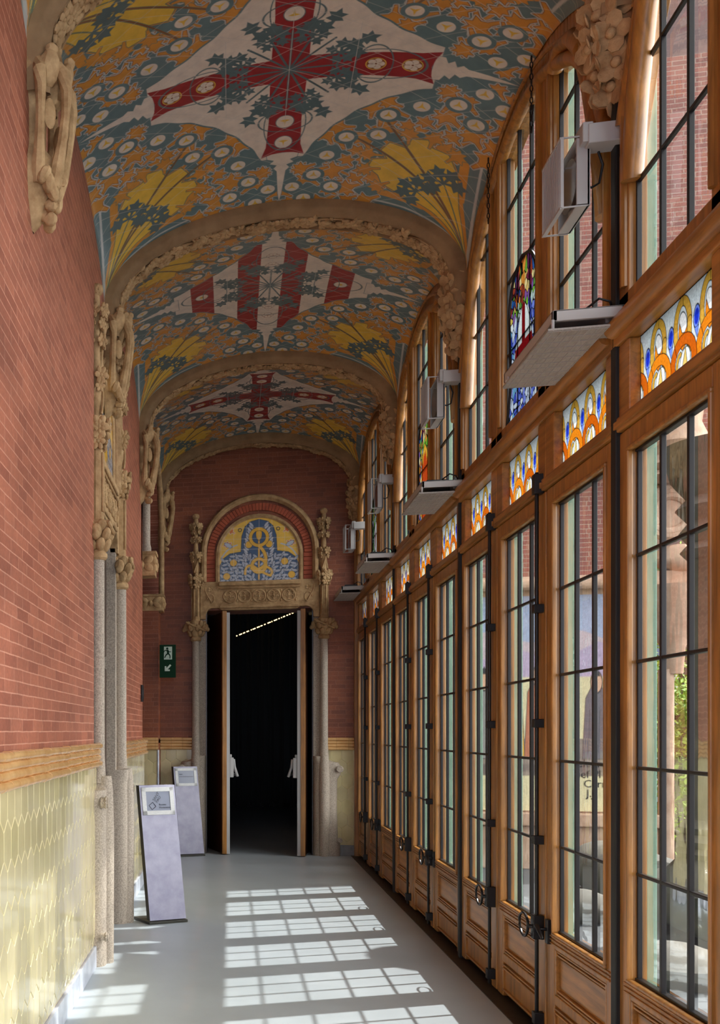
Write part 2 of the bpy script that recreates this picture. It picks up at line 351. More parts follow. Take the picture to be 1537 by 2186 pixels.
def paint_quarter(kind, NX, NY, HX, HY):
    cv = Canvas(0, HX, 0, HY, NX, NY, TEAL); X, Y = np.meshgrid(cv.x, cv.y); ALL = (slice(None), slice(None))
    cx, cy = HX, HY; S = 1.2
    def pol(r, deg): r = r*1.15; g = math.radians(deg); return (cx-r*math.cos(g), cy-r*math.sin(g))
    # yellow fan
    fan = [pol(.0, 45)]+[pol(r, g) for r, g in [(.22, 68), (.42, 72), (.55, 69), (.60, 62), (.66, 62), (.69, 55), (.64, 50), (.72, 46), (.70, 40), (.63, 38), (.68, 33), (.66, 27), (.58, 25), (.53, 20), (.42, 18), (.22, 22)]]
    for side in (0, 1):
        g0 = 13 if side else 77
        cv.stroke([pol(.0, 45), pol(.28, g0+(6 if side else -6)), pol(.50, g0)], .010, ORNG, .032)
        cv.stroke([pol(.0, 45), pol(.35, 90-g0*0+(-84 if side else -4)), pol(.6, 4 if side else 86)], .007, OUTL)
    def leaf(c, ang, L, shape=LEAF, flip=1, fill=ORNG):
        cv.poly(place(shape, c, ang, L, flip), [(.0085, OUTL), (.0025, BRN), (-.0012, fill)])
    def toC(p): return math.atan2(-p[1]+cy*0, -p[0])
    rs = random.Random(3)
    # branches (white edged orange stems) then leaves
    def outang(p): return math.atan2(p[1]-cy, p[0]-cx)
    br = []
    for g in (14, 30, 45, 60, 76):
        p0 = pol(.50, g*.75+11); p1 = pol(.72, g); p2 = pol(.90, g+(9 if g < 45 else -9 if g > 45 else 0)); br.append((p0, p1, p2))
    for p0, p1, p2 in br:
        b = bez(p0, p1, p2); cv.stroke(b, .019, OUTL, .012); cv.stroke(b, .0145, BRN, .008); cv.stroke(b, .012, ORNG, .006)
    rows = [(.50, [9, 17, 73, 81], .16), (.62, [5, 15, 27, 63, 75, 85], .17), (.735, [4, 14, 24, 36, 54, 66, 76, 86], .17), (.85, [9, 20, 31, 42, 48, 59, 70, 81], .16), (.93, [3, 14, 20, 31, 42, 48, 59, 70, 76, 87], .13), (.99, [2.5, 87.5], .12)]
    for ri, (r, gs, L) in enumerate(rows):
        for i, g in enumerate(gs):
            m = 1 if g < 45 else -1; j = i if g < 45 else len(gs)-1-i
            p = pol(r, g); d = (38 if (j+ri) % 2 else -42)*m
            leaf(p, outang(p)+math.radians(d), L*1.12*(.9+.2*rs.random()), LEAF, m)
            if ri in (1, 2): leaf(p, outang(p)+math.radians(d-75*m*(1 if d*m > 0 else -1)), L*.8, IVY, -m)
    # teal drops
    for g in (33, 57):
        cv.oval(pol(.70, g), .035, .06, [(.006, OUTL), (0, TEAL)], math.radians(g))
    cv.poly(fan, [(.008, ORNG), (.002, GTEAL), (-.004, YEL)])
    for g, r, d in ((60, .60, 40), (66, .50, 60), (30, .60, -40), (24, .50, -60), (52, .66, 35), (38, .66, -35)):
        p = pol(r, g); cv.poly(place(LEAF, p, outang(p)+math.radians(d), .14), [(.004, GTEAL), (0, ORNG)])
    for g in (38, 52):
        cv.stroke(bez(pol(.02, 45), pol(.4, 45), pol(.92, g)), .009, GTEAL); cv.stroke(bez(pol(.02, 45), pol(.4, 45), pol(.92, g)), .004, BRN)
    for g, r in ((59, .36), (31, .36)):
        c = pol(r, g); cv.stroke([pol(.03, 45), c], .0045, GTEAL)
        for da in (-108, -54, 0, 54, 108): cv.poly(place(IVY, c, outang(c)+math.radians(da), .15), [(0, TEAL*.75)])
    # ovals with yellow trefoil
    ov = [(.905, a) for a in (14.5, 25.5, 36.5, 53.5, 64.5, 75.5)]+[(.80, 45), (1.0, 7.5), (1.0, 82.5), (.78, 9), (.78, 81), (.92, 1.5), (.92, 88.5)]
    if kind == 's': ov = ov+[]
    for r, g in ov:
        p = pol(r, g); cv.oval(p, .047, .043, [(.022, TEAL), (.0, CREAM)])
        cv.poly([(p[0]-.03, p[1]+.022), (p[0]-.008, p[1]-.004), (p[0], p[1]-.034), (p[0]+.008, p[1]-.004), (p[0]+.03, p[1]+.022), (p[0], p[1]+.011)], [(0, YEL)])
    # concave diamond
    R0 = .985*S; D = R0-np.hypot(X-cx*1.0, Y-cy*1.0)+.004*np.sin(40*np.arctan2(Y-cy, X-cx))
    d = np.maximum(np.maximum(D, X-.80), Y-.82)
    cv.put(ALL, d-.012, TEAL); 
    tx = np.array(CREAM); cv.put(ALL, d, tx)
    # spikes
    for hor in (1, 0):
        E = HX if hor else HY; st = .79
        prof = [(st-.02, .10), (st+.03, .095), (st+.05, .05), (st+.08, .075), (st+.10, .03), (st+.13, .05), (st+.16, .028), (E-.10, .012), (E-.01, .0)]
        pts = [(a, b) for a, b in prof]+[(a, -b) for a, b in reversed(prof)]
        if not hor: pts = [(b, a) for a, b in pts]
        cv.poly(pts, [(.004, TEAL), (0, CREAM)])
    # heraldry
    if kind == 'c':
        for hor in (1, 0):
            pts = [(0, .105), (.45, .098), (.70, .108), (.80, .135), (.775, .07), (.765, 0), (.775, -.07), (.80, -.135), (.70, -.108), (.45, -.098), (0, -.105)]
            if not hor: pts = [(b, a) for a, b in pts]
            cv.poly(pts, [(0, RED)])
        for t in (.47, .665):
            cv.oval((t, 0), .056, .052, [(0, YEL), (-.005, BRN*1.2)])
            for q in range(5):
                g = q*2*PI/5; cv.oval((t+.027*math.cos(g), .027*math.sin(g)), .021, .019, [(.002, BRN), (0, CREAM)])
            cv.oval((t, 0), .014, .014, [(0, CREAM), (-.008, BRN)])
            cv.oval((0, t), .052, .056, [(.005, TEAL*.8), (0, CREAM)]); cv.poly([(-.032, t-.012), (-.006, t), (0, t+.034), (.006, t), (.032, t-.012), (0, t-.02)], [(0, YEL)])
        for q in range(5):
            g = math.radians(q*22.5); cv.stroke([(0, 0), (.33*math.cos(g), .33*math.sin(g))], .009, TEAL*.75, .004)
    else:
        bx = lambda x0, x1: [(x0, -.9), (x1, -.9), (x1, .9), (x0, .9)]
        dd = np.maximum(d, -1)
        for x0, x1 in ((.09, .27), (.47, .66)):
            t = np.maximum(np.maximum(x0-X, X-x1), d+.0); cv.put(ALL, t, RED)
        for t in (.40, .57):
            for q in range(5):
                g = q*2*PI/5; cv.oval((.027*math.cos(g), t+.027*math.sin(g)), .021, .019, [(.003, BRN), (0, CREAM)])
        cv.oval((.57, 0), .05, .046, [(.005, TEAL), (0, CREAM), (-.03, YEL)])
        for q in range(5):
            g = math.radians(q*22.5); cv.stroke([(0, 0), (.30*math.cos(g), .30*math.sin(g))], .009, TEAL*.8, .004)
    # teal clover bunches and thin loops
    for c, base in (((.27, .105), 20), ((.105, .27), 70)):
        for da, L in ((-70, .11), (-25, .15), (20, .16), (65, .13), (130, .10), (-130, .10)):
            cv.poly(place(IVY, c, math.radians(base+da), L), [(0, TEAL*.78)])
    cv.poly(place(IVY, (.33, .19), math.radians(20), .15), [(0, TEAL*.78)]); cv.poly(place(IVY, (.19, .33), math.radians(70), .15), [(0, TEAL*.78)])
    cv.ring((.50, 0), .24, .125, .0035, TEAL*.85); cv.ring((0, .50), .125, .24, .0035, TEAL*.85)
    cv.ring((.46, 0), .10, .16, .0035, TEAL*.85); cv.ring((0, .46), .16, .10, .0035, TEAL*.85)
    # mottling between tiles and grout net
    for (ax, ay) in ((.50, .866), (.50, -.866), (1, 0)):
        p = 2.1 if ax == 1 else 1
        t = (X*ax*1.15+Y*ay*1.15)/.178 if ax != 1 else (X)/.356
        dg = np.abs(t-np.round(t))*(.178 if ax != 1 else .356)-.0016
        if ax == 1: dg = dg+(np.hypot(X, Y) > .5)*1.0
        cv.put(ALL, dg, np.array(s2l((206, 204, 196))), .75)
    return cv.a

# ------------------------------------------------------------------ layout numbers
BAY = 2.79; YB = [4.45+BAY*k for k in range(-3, 4)]      # post / rib axes ; YB[3] = 4.45
YBK = lambda k: 4.45+BAY*k
XL, XR = -.89, 1.55; XC = (XL+XR)/2; HA = (XR-XL)/2; HB = BAY/2-.12
YE = 12.87
def vz(u, v):
    w = v*v
    return 5.34-.09*w-(1-w)*.27*np.abs(u)**2.2-w*.62*(1-np.sqrt(np.clip(1-u*u*.9999, 0, 1)))

# ------------------------------------------------------------------ ceiling vaults
NXq, NYq = 330, 345
def vault_mesh(kind):
    q = paint_quarter(kind, NXq, NYq, HA, HB)
    full = np.concatenate([q[:, :0:-1], q], 1); full = np.concatenate([full[:0:-1], full], 0)
    ny, nx = full.shape[:2]; us = np.linspace(-1, 1, nx); us = np.sign(us)*(1-(1-np.abs(us))**1.0); vs = np.linspace(-1, 1, ny)
    U, V = np.meshgrid(us, vs); P = np.stack([XC+HA*U, HB*V, vz(U, V)], -1).reshape(-1, 3)
    idx = np.arange(nx*ny).reshape(ny, nx); Fq = np.stack([idx[:-1, :-1], idx[1:, :-1], idx[1:, 1:], idx[:-1, 1:]], -1).reshape(-1, 4)
    return grid_mesh('vault_'+kind, P, Fq, full.reshape(-1, 3), M['vault'])
def grid_mesh(name, P, Fq, C, mat):
    me = bpy.data.meshes.new(name); me.vertices.add(len(P)); me.vertices.foreach_set('co', P.astype(np.float32).ravel())
    me.loops.add(Fq.size); me.loops.foreach_set('vertex_index', Fq.astype(np.int32).ravel())
    me.polygons.add(len(Fq)); me.polygons.foreach_set('loop_start', np.arange(0, Fq.size, 4, dtype=np.int32)); me.polygons.foreach_set('loop_total', np.full(len(Fq), 4, np.int32))
    me.materials.append(mat); me.update(calc_edges=True); me.validate()
    try: me.shade_smooth()
    except Exception: pass
    at = me.color_attributes.new('Col', 'FLOAT_COLOR', 'POINT'); arr = np.ones((len(P), 4), np.float32); arr[:, :3] = C; at.data.foreach_set('color', arr.ravel())
    return me
def canvas_mesh(name, cv, mapf, mat, mask=None):
    ny, nx = cv.a.shape[:2]; X, Y = np.meshgrid(cv.x, cv.y); P = mapf(X, Y).reshape(-1, 3)
    idx = np.arange(nx*ny).reshape(ny, nx); Fq = np.stack([idx[:-1, :-1], idx[:-1, 1:], idx[1:, 1:], idx[1:, :-1]], -1).reshape(-1, 4)
    if mask is not None:
        mk = mask(X, Y).reshape(-1); Fq = Fq[mk[Fq].all(1)]
    return grid_mesh(name, P, Fq, cv.a.reshape(-1, 3), mat)
vc, vs_ = vault_mesh('c'), vault_mesh('s')
for k in range(-1, 3):
    o = bpy.data.objects.new('ceiling', vc if k in (0, 2) else vs_); COL.objects.link(o); o.location = (0, YBK(k)+BAY/2, 0)
    tag(o, {-1: 'painted tile vault nearest to the camera, behind the first arch', 0: 'painted tile vault with the large red cross nearest the camera', 1: 'painted tile vault with red and white stripes in its middle', 2: 'painted tile vault with the small red cross before the end wall'}[k], 'ceiling', kind='structure')
mb = MB(); mb.box(-2.4, 1.7, -1.4, 13.6, 5.6, 5.75); tag(mb.build('ceiling', M['black'], smooth=False), kind='structure')

# ------------------------------------------------------------------ ribs with carved band
def rib_path(n, off):
    """points of the intrados offset inwards by off, from the left foot to the right foot"""
    a, h = HA-off, .62-off; pts = [(-a, 4.42), (-a, 4.53)]
    for i in range(n+1):
        t = PI*i/n; pts.append((-a*math.cos(t), 4.63+h*math.sin(t)))
    return pts+[(a, 4.53), (a, 4.42)]
def make_arch(k):
    y = YBK(k) if k < 3 else YE-.13
    labels = {0: 'carved stone arch rib at the top left, nearest the camera', 1: 'carved stone arch rib between the large cross vault and the striped vault', 2: 'carved stone arch rib between the striped vault and the small cross vault', 3: 'stone arch rib lying against the brick end wall'}
    root = empty('stone_arch', (XC, y, 0), label=labels[k], cat='arch', group='stone arch ribs across the corridor')
    sec = [(-.135, -.03), (-.138, .045), (-.128, .068), (-.108, .080), (-.094, .098), (-.080, .100), (-.074, .080), (.074, .080), (.080, .100), (.094, .098), (.108, .080), (.128, .068), (.138, .045), (.135, -.03)]
    rings = [rib_path(64, o) for _, o in sec]; mb = MB(); n = len(rings[0]); m = len(sec)
    vs = [(rings[j][i][0], sec[j][0], rings[j][i][1]) for i in range(n) for j in range(m)]
    mb.add(vs, [(i*m+j, (i+1)*m+j, (i+1)*m+j+1, i*m+j+1) for i in range(n-1) for j in range(m-1)])
    mb.build('rib', M['stonep'], root)
    # carved vine: undulating stem with leaves and flowers
    mb = MB(); rs = random.Random(10+k); base = rib_path(260, .080); base = base[3:-3]; L = 0
    def at(i, yy, out=0):
        p = base[max(0, min(len(base)-1, int(i)))]; q = Vector((p[0]/max(.2, HA)**2, 0, (p[1]-4.63)/.5**2)); q = Vector((p[0]/(HA*HA), 0, (max(p[1]-4.63, .02))/(.36))).normalized()
        return Vector((p[0], yy, p[1]))-q*out, -q
    for ph in (0, PI):
        pts = [at(i, .048*math.sin(i*.11+ph), .008)[0] for i in range(0, len(base), 2)]; mb.tube(pts, .0085, 6)
    i = 2
    while i < len(base)-2:
        yy = rs.uniform(-.052, .052); p, nn = at(i, yy, .014)
        if rs.random() < .22: mb.flower(p, nn, rs.uniform(.042, .058), 5, .55, True, 1, rs.random()*6)
        else:
            g = rs.random()*2*PI; t = Vector((0, 1, 0)).cross(nn).normalized(); d = t*math.cos(g)+Vector((0, 1, 0))*math.sin(g); w = nn.cross(d)
            R = Matrix((d, w, nn)).transposed(); s_ = rs.uniform(.026, .048)
            mb.ell(p+d*s_*.5, (s_, s_*.5, s_*.42), R, 7, 5)
            d2 = (d*.6+w*.8).normalized(); mb.ell(p+d2*s_*.6, (s_*.7, s_*.35, s_*.4), Matrix((d2, nn.cross(d2), nn)).transposed(), 6, 4)
        i += rs.uniform(.7, 1.5)
    mb.build('carved_vine', M['stone'], root)
    # left corbel : openwork bracket with struts, leaf crown and drop
    mb = MB(); cx = -HA
    def ovalring(z, r, ry, n=16): return [(cx-.01+r*math.cos(t), ry*math.sin(t), z) for t in [(-PI/2+PI*i/n) for i in range(n+1)]]
    prof = [(4.66, .14, .13), (4.54, .165, .14), (4.46, .14, .13), (4.40, .075, .09), (4.22, .07, .085), (4.14, .125, .125), (4.04, .125, .125), (3.95, .09, .10), (3.89, .05, .05), (3.85, .015, .02)]
    if k == 2: prof = [(z, r*.9, ry*.9) for z, r, ry in prof]
    R_ = [ovalring(z, r, ry) for z, r, ry in prof]; n = len(R_[0]); vs = [p for r_ in R_ for p in r_]
    mb.add(vs, [(j*n+i, j*n+i+1, (j+1)*n+i+1, (j+1)*n+i) for j in range(len(R_)-1) for i in range(n-1)])
    for a in (-70, -28, 28, 70):
        g = math.radians(a); bow = [(4.56, .14), (4.50, .18), (4.42, .195), (4.31, .185), (4.20, .165), (4.10, .14), (4.02, .12)]
        mb.tube([(cx+r*math.cos(g), r*math.sin(g)*.85, z) for z, r in bow], [.026, .032, .026, .021, .024, .032, .026], 8)
    for a in (-50, 0, 50):
        g = math.radians(a); R = Matrix.Rotation(g, 3, 'Z')
        mb.ell((cx+.155*math.cos(g), .14*math.sin(g), 4.32), (.014, .032, .07), R, 8, 6)
        mb.ell((cx+.15*math.cos(g), .14*math.sin(g), 4.52), (.035, .055, .08), R @ Matrix.Rotation(.3, 3, 'Y'), 8, 6)
        mb.ell((cx+.17*math.cos(g), .15*math.sin(g), 4.60), (.028, .032, .026), R, 8, 5)
        for q in range(3): mb.ell((cx+.115*math.cos(g+.2*q), .12*math.sin(g+.25*q-.25), 4.05-.03*q), (.03, .03, .05), R @ Matrix.Rotation(-.5+q*.5, 3, 'X'), 7, 5)
    for q in range(5): mb.ell((cx+.075+.02*math.sin(q*2), .06*math.cos(q*2.3), 3.97-.025*q), (.032, .026, .032), None, 7, 5)
    mb.flower((cx+.10, -.02, 4.07), (1, -.7, -.1), .065, 6, .5)
    c = mb.build('corbel', M['stone'], root); c['label'] = 'openwork leaf corbel on the brick wall side'
    # right corbel : hanging bunch of flowers
    mb = MB(); cx = HA; rs = random.Random(40+k)
    mb.lathe([(.10, 4.66), (.12, 4.52), (.115, 4.42), (.10, 4.32), (.05, 4.22), (.01, 4.18)], cx, 0, 16, 1, 1)
    for z, r, cnt in ((4.58, .12, 4), (4.46, .13, 4), (4.34, .125, 4), (4.23, .085, 3), (4.17, .03, 2)):
        for q in range(cnt):
            a = PI/2+PI*(q+.5+.3*rs.uniform(-1, 1))/cnt; d = Vector((math.cos(a), math.sin(a), -.25))
            mb.flower((cx+r*.8*d.x, r*.8*d.y, z+rs.uniform(-.02, .02)), d, rs.uniform(.082, .10), 5, .2, True, 1, rs.random()*3)
    c = mb.build('corbel', M['stone'], root); c['label'] = 'corbel carved as a hanging bunch of flowers on the window side'
    return root
for k in range(4): make_arch(k)

# ------------------------------------------------------------------ left wall
DZ0, DZ1, RZ1 = .145, 1.315, 1.47
def clip_poly(poly, x0, x1, y0, y1):
    def cl(P, ins, inter):
        out = []
        for i in range(len(P)):
            a, b = P[i-1], P[i]
            if ins(b):
                if not ins(a): out.append(inter(a, b))
                out.append(b)
            elif ins(a): out.append(inter(a, b))
        return out
    def ix(v): return lambda a, b: (v, a[1]+(b[1]-a[1])*(v-a[0])/(b[0]-a[0]))
    def iy(v): return lambda a, b: (a[0]+(b[0]-a[0])*(v-a[1])/(b[1]-a[1]), v)
    for ins, it in ((lambda p: p[0] >= x0, ix(x0)), (lambda p: p[0] <= x1, ix(x1)), (lambda p: p[1] >= y0, iy(y0)), (lambda p: p[1] <= y1, iy(y1))):
        poly = cl(poly, ins, it)
        if len(poly) < 3: return []
    return poly
def hex_dado(name, t0, t1, z0, z1, P, parent, seed=1):
    """P(t, z, d): world point, d = height above the wall face"""
    rs = random.Random(seed); mb = MB(); cols = []; W = .134; V = .115; T = .048; g = .0022
    mb.add([P(t0, z0, 0), P(t1, z0, 0), P(t1, z1, 0), P(t0, z1, 0)], [(0, 1, 2, 3)]); cols += [s2l((226, 214, 172))]*4
    pitch = V+T; rows = int((z1-z0)/pitch)+3
    for r in range(-1, rows):
        zc = z1-.06-r*pitch; offx = (r % 2)*W/2
        for c in range(int((t1-t0)/W)+3):
            tc = t0-W+c*W+offx
            hexp = [(tc-W/2, zc-V/2), (tc, zc-V/2-T), (tc+W/2, zc-V/2), (tc+W/2, zc+V/2), (tc, zc+V/2+T), (tc-W/2, zc+V/2)]
            q = clip_poly(hexp, t0, t1, z0, z1)
            if len(q) < 3: continue
            mx = sum(p[0] for p in q)/len(q); mz = sum(p[1] for p in q)/len(q)
            sx, sz = rs.uniform(-.007, .007), rs.uniform(-.007, .007)
            def ins(p, e):
                L = math.hypot(p[0]-mx, p[1]-mz) or 1; f_ = max(0, 1-e/L); return (mx+(p[0]-mx)*f_, mz+(p[1]-mz)*f_)
            A = [ins(p, g) for p in q]; B = [ins(p, g+.0035) for p in q]; n = len(q)
            hh = lambda p: .0035+sx*(p[0]-mx)+sz*(p[1]-mz)
            mb.add([P(p[0], p[1], 0) for p in A]+[P(p[0], p[1], hh(p)) for p in B], [tuple(range(n, 2*n))]+[(i, (i+1) % n, n+(i+1) % n, n+i) for i in range(n)])
            b_ = rs.uniform(.9, 1.06); cc = s2l((212, 199, 154)); cols += [(cc[0]*b_, cc[1]*b_, cc[2]*b_*rs.uniform(.94, 1.04))]*(2*n)
    return mb.build(name, M['cream'], parent, smooth=False, col=np.array(cols))
def dado_rail(name, t0, t1, P, parent, z0=1.315, z1=1.47):
    mb = MB(); rs = random.Random(3); h = (z1-z0)/4; prof = []
    for i in range(4):
        for j in range(6):
            a = PI*j/5; prof.append((.020+.016*math.sin(a)+(.010 if i in (0, 3) else 0), z0+h*i+h*(1-math.cos(a))/2))
    prof = [(0, z0)]+prof+[(0, z1)]; n = len(prof); t = t0; k_ = 0
    while t < t1-1e-4:
        e = min(t+.142, t1); g = .002
        for (a, b) in ((t, e-g),):
            dz = rs.uniform(-.002, .002); vs = [P(a, z+dz, d) for d, z in prof]+[P(b, z+dz, d) for d, z in prof]
            mb.add(vs, [(i, i+1, n+i+1, n+i) for i in range(n-1)]+[tuple(range(n)), tuple(range(2*n-1, n-1, -1))])
        t = e
    return mb.build(name, M['ochre'], parent)
PLf = lambda t, z, d: (-.875+d, t, z)
def left_wall(y0, y1, label, seed, wname='wall_left', y0v=None):
    mb = MB(); mb.box(-1.2, XL, y0, y1, 1.40, 5.6); mb.box(-1.2, -.876, y0, y1, 0, 1.45)
    w = tag(mb.build(wname, M['brickL'], smooth=False), label, 'wall', kind='structure')
    ys = max(y0, 1.5) if y0v is None else y0v
    hex_dado('tile_dado', ys, y1, DZ0, DZ1, PLf, w, seed)['label'] = 'cream glazed tiles of long hexagons'
    dado_rail('tile_rail', ys, y1, PLf, w)['label'] = 'ochre glazed roll moulding'
    mb = MB(); n_ = max(1, int((y1-ys)/.8)); mb.box(-.88, -.858, ys, y1, 0, .14)
    b = mb.build('baseboard_left', M['marble'], bevel=.003, smooth=False); tag(b, 'white marble skirting below '+('the near' if y0 < 3 else 'the far')+' stretch of cream tiles', 'baseboard', kind='structure')
left_wall(-1.4, 6.53, 'left brick wall above cream tiles nearest the camera', 1)
left_wall(8.12, 10.25, 'brick wall above cream tiles between the side portal and the alcove', 2)
mb = MB(); mb.box(-1.25, -.945, 6.53, 8.12, 3.2, 4.45); mb.box(-1.25, XL, 6.53, 8.12, 4.45, 5.6); tag(mb.build('wall_left', M['brickL'], smooth=False), 'brick wall over the side portal', 'wall', kind='structure')
mb = MB(); mb.box(-.885, -.868, 10.03, 10.12, 1.85, 2.02); mb.box(-.868, -.863, 10.05, 10.10, 1.88, 1.99); tag(mb.build('wall_plate', M['iron'], bevel=.003), 'small dark metal plate on the brick at the end of the left wall', 'plate')
# alcove in the last bay
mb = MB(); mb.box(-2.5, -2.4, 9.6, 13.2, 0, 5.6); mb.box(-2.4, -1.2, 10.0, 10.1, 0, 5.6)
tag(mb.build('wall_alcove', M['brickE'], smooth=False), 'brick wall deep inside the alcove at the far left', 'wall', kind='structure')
mb = MB(); 
pts = []
for i in range(17):
    a = PI*i/16; yy = 11.5-1.30*math.cos(a); zz = 3.3+.0+1.45*math.sin(a)**.75; pts.append((yy, zz))
for i in range(16):
    (ya, za), (yb, zb) = pts[i], pts[i+1]; mb.prism([(ya, za), (yb, zb), (yb, 5.6), (ya, 5.6)], 0, -1.15, XL)
mb.box(-1.15, XL, 10.1, 10.2, 3.3, 5.6); mb.box(-1.15, XL, 12.8, 12.87, 3.3, 5.6)
tag(mb.build('wall_left', M['brickL'], smooth=False), 'brick spandrel over the arched opening of the alcove', 'wall', kind='structure')
root = empty('alcove_arch', (XL, 11.5, 0), label='slender stone roll framing the tall arched alcove opening at the far left', cat='arch')
mb = MB(); path = [(.03, -1.30, 3.42), (.03, -1.30, 3.6)]+[(.03, p[0]-11.5, p[1]+.12) for p in pts[1:-1]]+[(.03, 1.12, 3.9), (.03, 1.12, 3.28)]
mb.tube([(.035, 1.12, 3.28), (.035, 1.12, 3.9), (.035, 1.05, 4.25), (.035, .85, 4.55), (.035, .5, 4.72), (.035, 0, 4.80), (.035, -.6, 4.74), (.035, -1.1, 4.6), (.035, -1.4, 4.45)], .035, 12)
mb.tube([(.02, 1.19, 3.28), (.02, 1.19, 3.9), (.02, 1.10, 4.3), (.02, .9, 4.62), (.02, .5, 4.78), (.02, 0, 4.86)], .02, 10)
mb.build('roll_moulding', M['stone'], root)
mb = MB(); mb.lathe([(.055, 3.40), (.055, 3.46), (.045, 3.5), (.045, 4.1)], .03, -1.18, 16); mb.build('shaft', M['granite'], root)
def leaf_block(mb, x0, x1, y0, y1, z0, z1, seed=0):
    mb.box(x0, x1, y0, y1, z0, z1); mb.box(x0, x1+.015, y0-.015, y1+.015, z1-.03, z1)
    cy = (y0+y1)/2; cx = (x0+x1)/2; zc = (z0+z1)/2; hy = (y1-y0)/2; hz = (z1-z0)/2; hx = (x1-x0)/2
    for q in range(4):
        s_ = (-1, 1)[q % 2]; u_ = (-1, 1)[q//2]
        mb.ell((x1, cy+s_*hy*.5, zc+u_*hz*.3), (.022, hy*.42, hz*.32), Matrix.Rotation(s_*u_*.6, 3, 'X'), 10, 7)
        mb.ell((cx+s_*hx*.5, y0, zc+u_*hz*.3), (hx*.42, .022, hz*.32), Matrix.Rotation(-s_*u_*.6, 3, 'Y'), 10, 7)
    mb.ell((x1+.005, cy, zc-hz*.1), (.03, hy*.2, hz*.35)); mb.ell((cx, y0-.005, zc-hz*.1), (hx*.2, .03, hz*.35))
mb = MB(); leaf_block(mb, -.14, .13, -1.27, -1.06, 3.16, 3.41); b = mb.build('impost_block', M['stone'], root, bevel=.01); b['label'] = 'leaf carved block under the short shaft'
mb = MB(); leaf_block(mb, -.25, .06, 1.00, 1.26, 3.07, 3.28); b = mb.build('impost_block', M['stone'], root, bevel=.01); b['label'] = 'leaf carved block on the brick pier'

# ------------------------------------------------------------------ end wall
PX0, PX1 = -.305, 1.012; PCX = .3535
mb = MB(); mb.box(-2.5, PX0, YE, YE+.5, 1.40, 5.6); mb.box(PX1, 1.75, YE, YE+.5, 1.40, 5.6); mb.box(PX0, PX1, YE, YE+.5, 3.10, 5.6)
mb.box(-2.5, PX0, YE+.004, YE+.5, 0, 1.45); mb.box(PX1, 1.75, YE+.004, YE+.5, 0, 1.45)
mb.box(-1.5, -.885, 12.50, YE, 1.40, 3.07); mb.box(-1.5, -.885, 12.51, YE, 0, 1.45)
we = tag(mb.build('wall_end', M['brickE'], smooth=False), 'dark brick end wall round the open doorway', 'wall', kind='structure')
PE = lambda t, z, d: (t, YE-d, z); PE2 = lambda t, z, d: (t, 12.505-d, z)
hex_dado('tile_dado', PX1+.14, 1.57, .13, DZ1, PE, we, 4); dado_rail('tile_rail', PX1+.14, 1.57, PE, we)
hex_dado('tile_dado', -.885, PX0-.14, .13, DZ1, PE, we, 5); dado_rail('tile_rail', -.885, PX0-.14, PE, we)
hex_dado('tile_dado', -1.49, -.90, .13, DZ1, PE2, we, 6); dado_rail('tile_rail', -1.49, -.885, PE2, we)
mb = MB(); mb.tube([(-.89, 12.505, .13), (-.89, 12.505, 1.315)], .014, 10); b = mb.build('corner_bead', M['marble'], we); b['label'] = 'white glazed corner bead on the brick pier'
mb = MB(); mb.box(PX1+.1, 1.56, YE-.02, YE+.01, 0, .13); tag(mb.build('baseboard_end', M['greystone'], smooth=False, bevel=.003), 'grey stone skirting right of the doorway', 'baseboard', kind='structure')
mb = MB(); mb.box(-1.49, -.885, 12.485, 12.51, 0, .13); mb.box(-.885, PX0-.2, YE-.02, YE+.01, 0, .13); tag(mb.build('baseboard_end', M['greystone'], smooth=False, bevel=.003), 'grey stone skirting left of the doorway behind the info stands', 'baseboard', kind='structure')

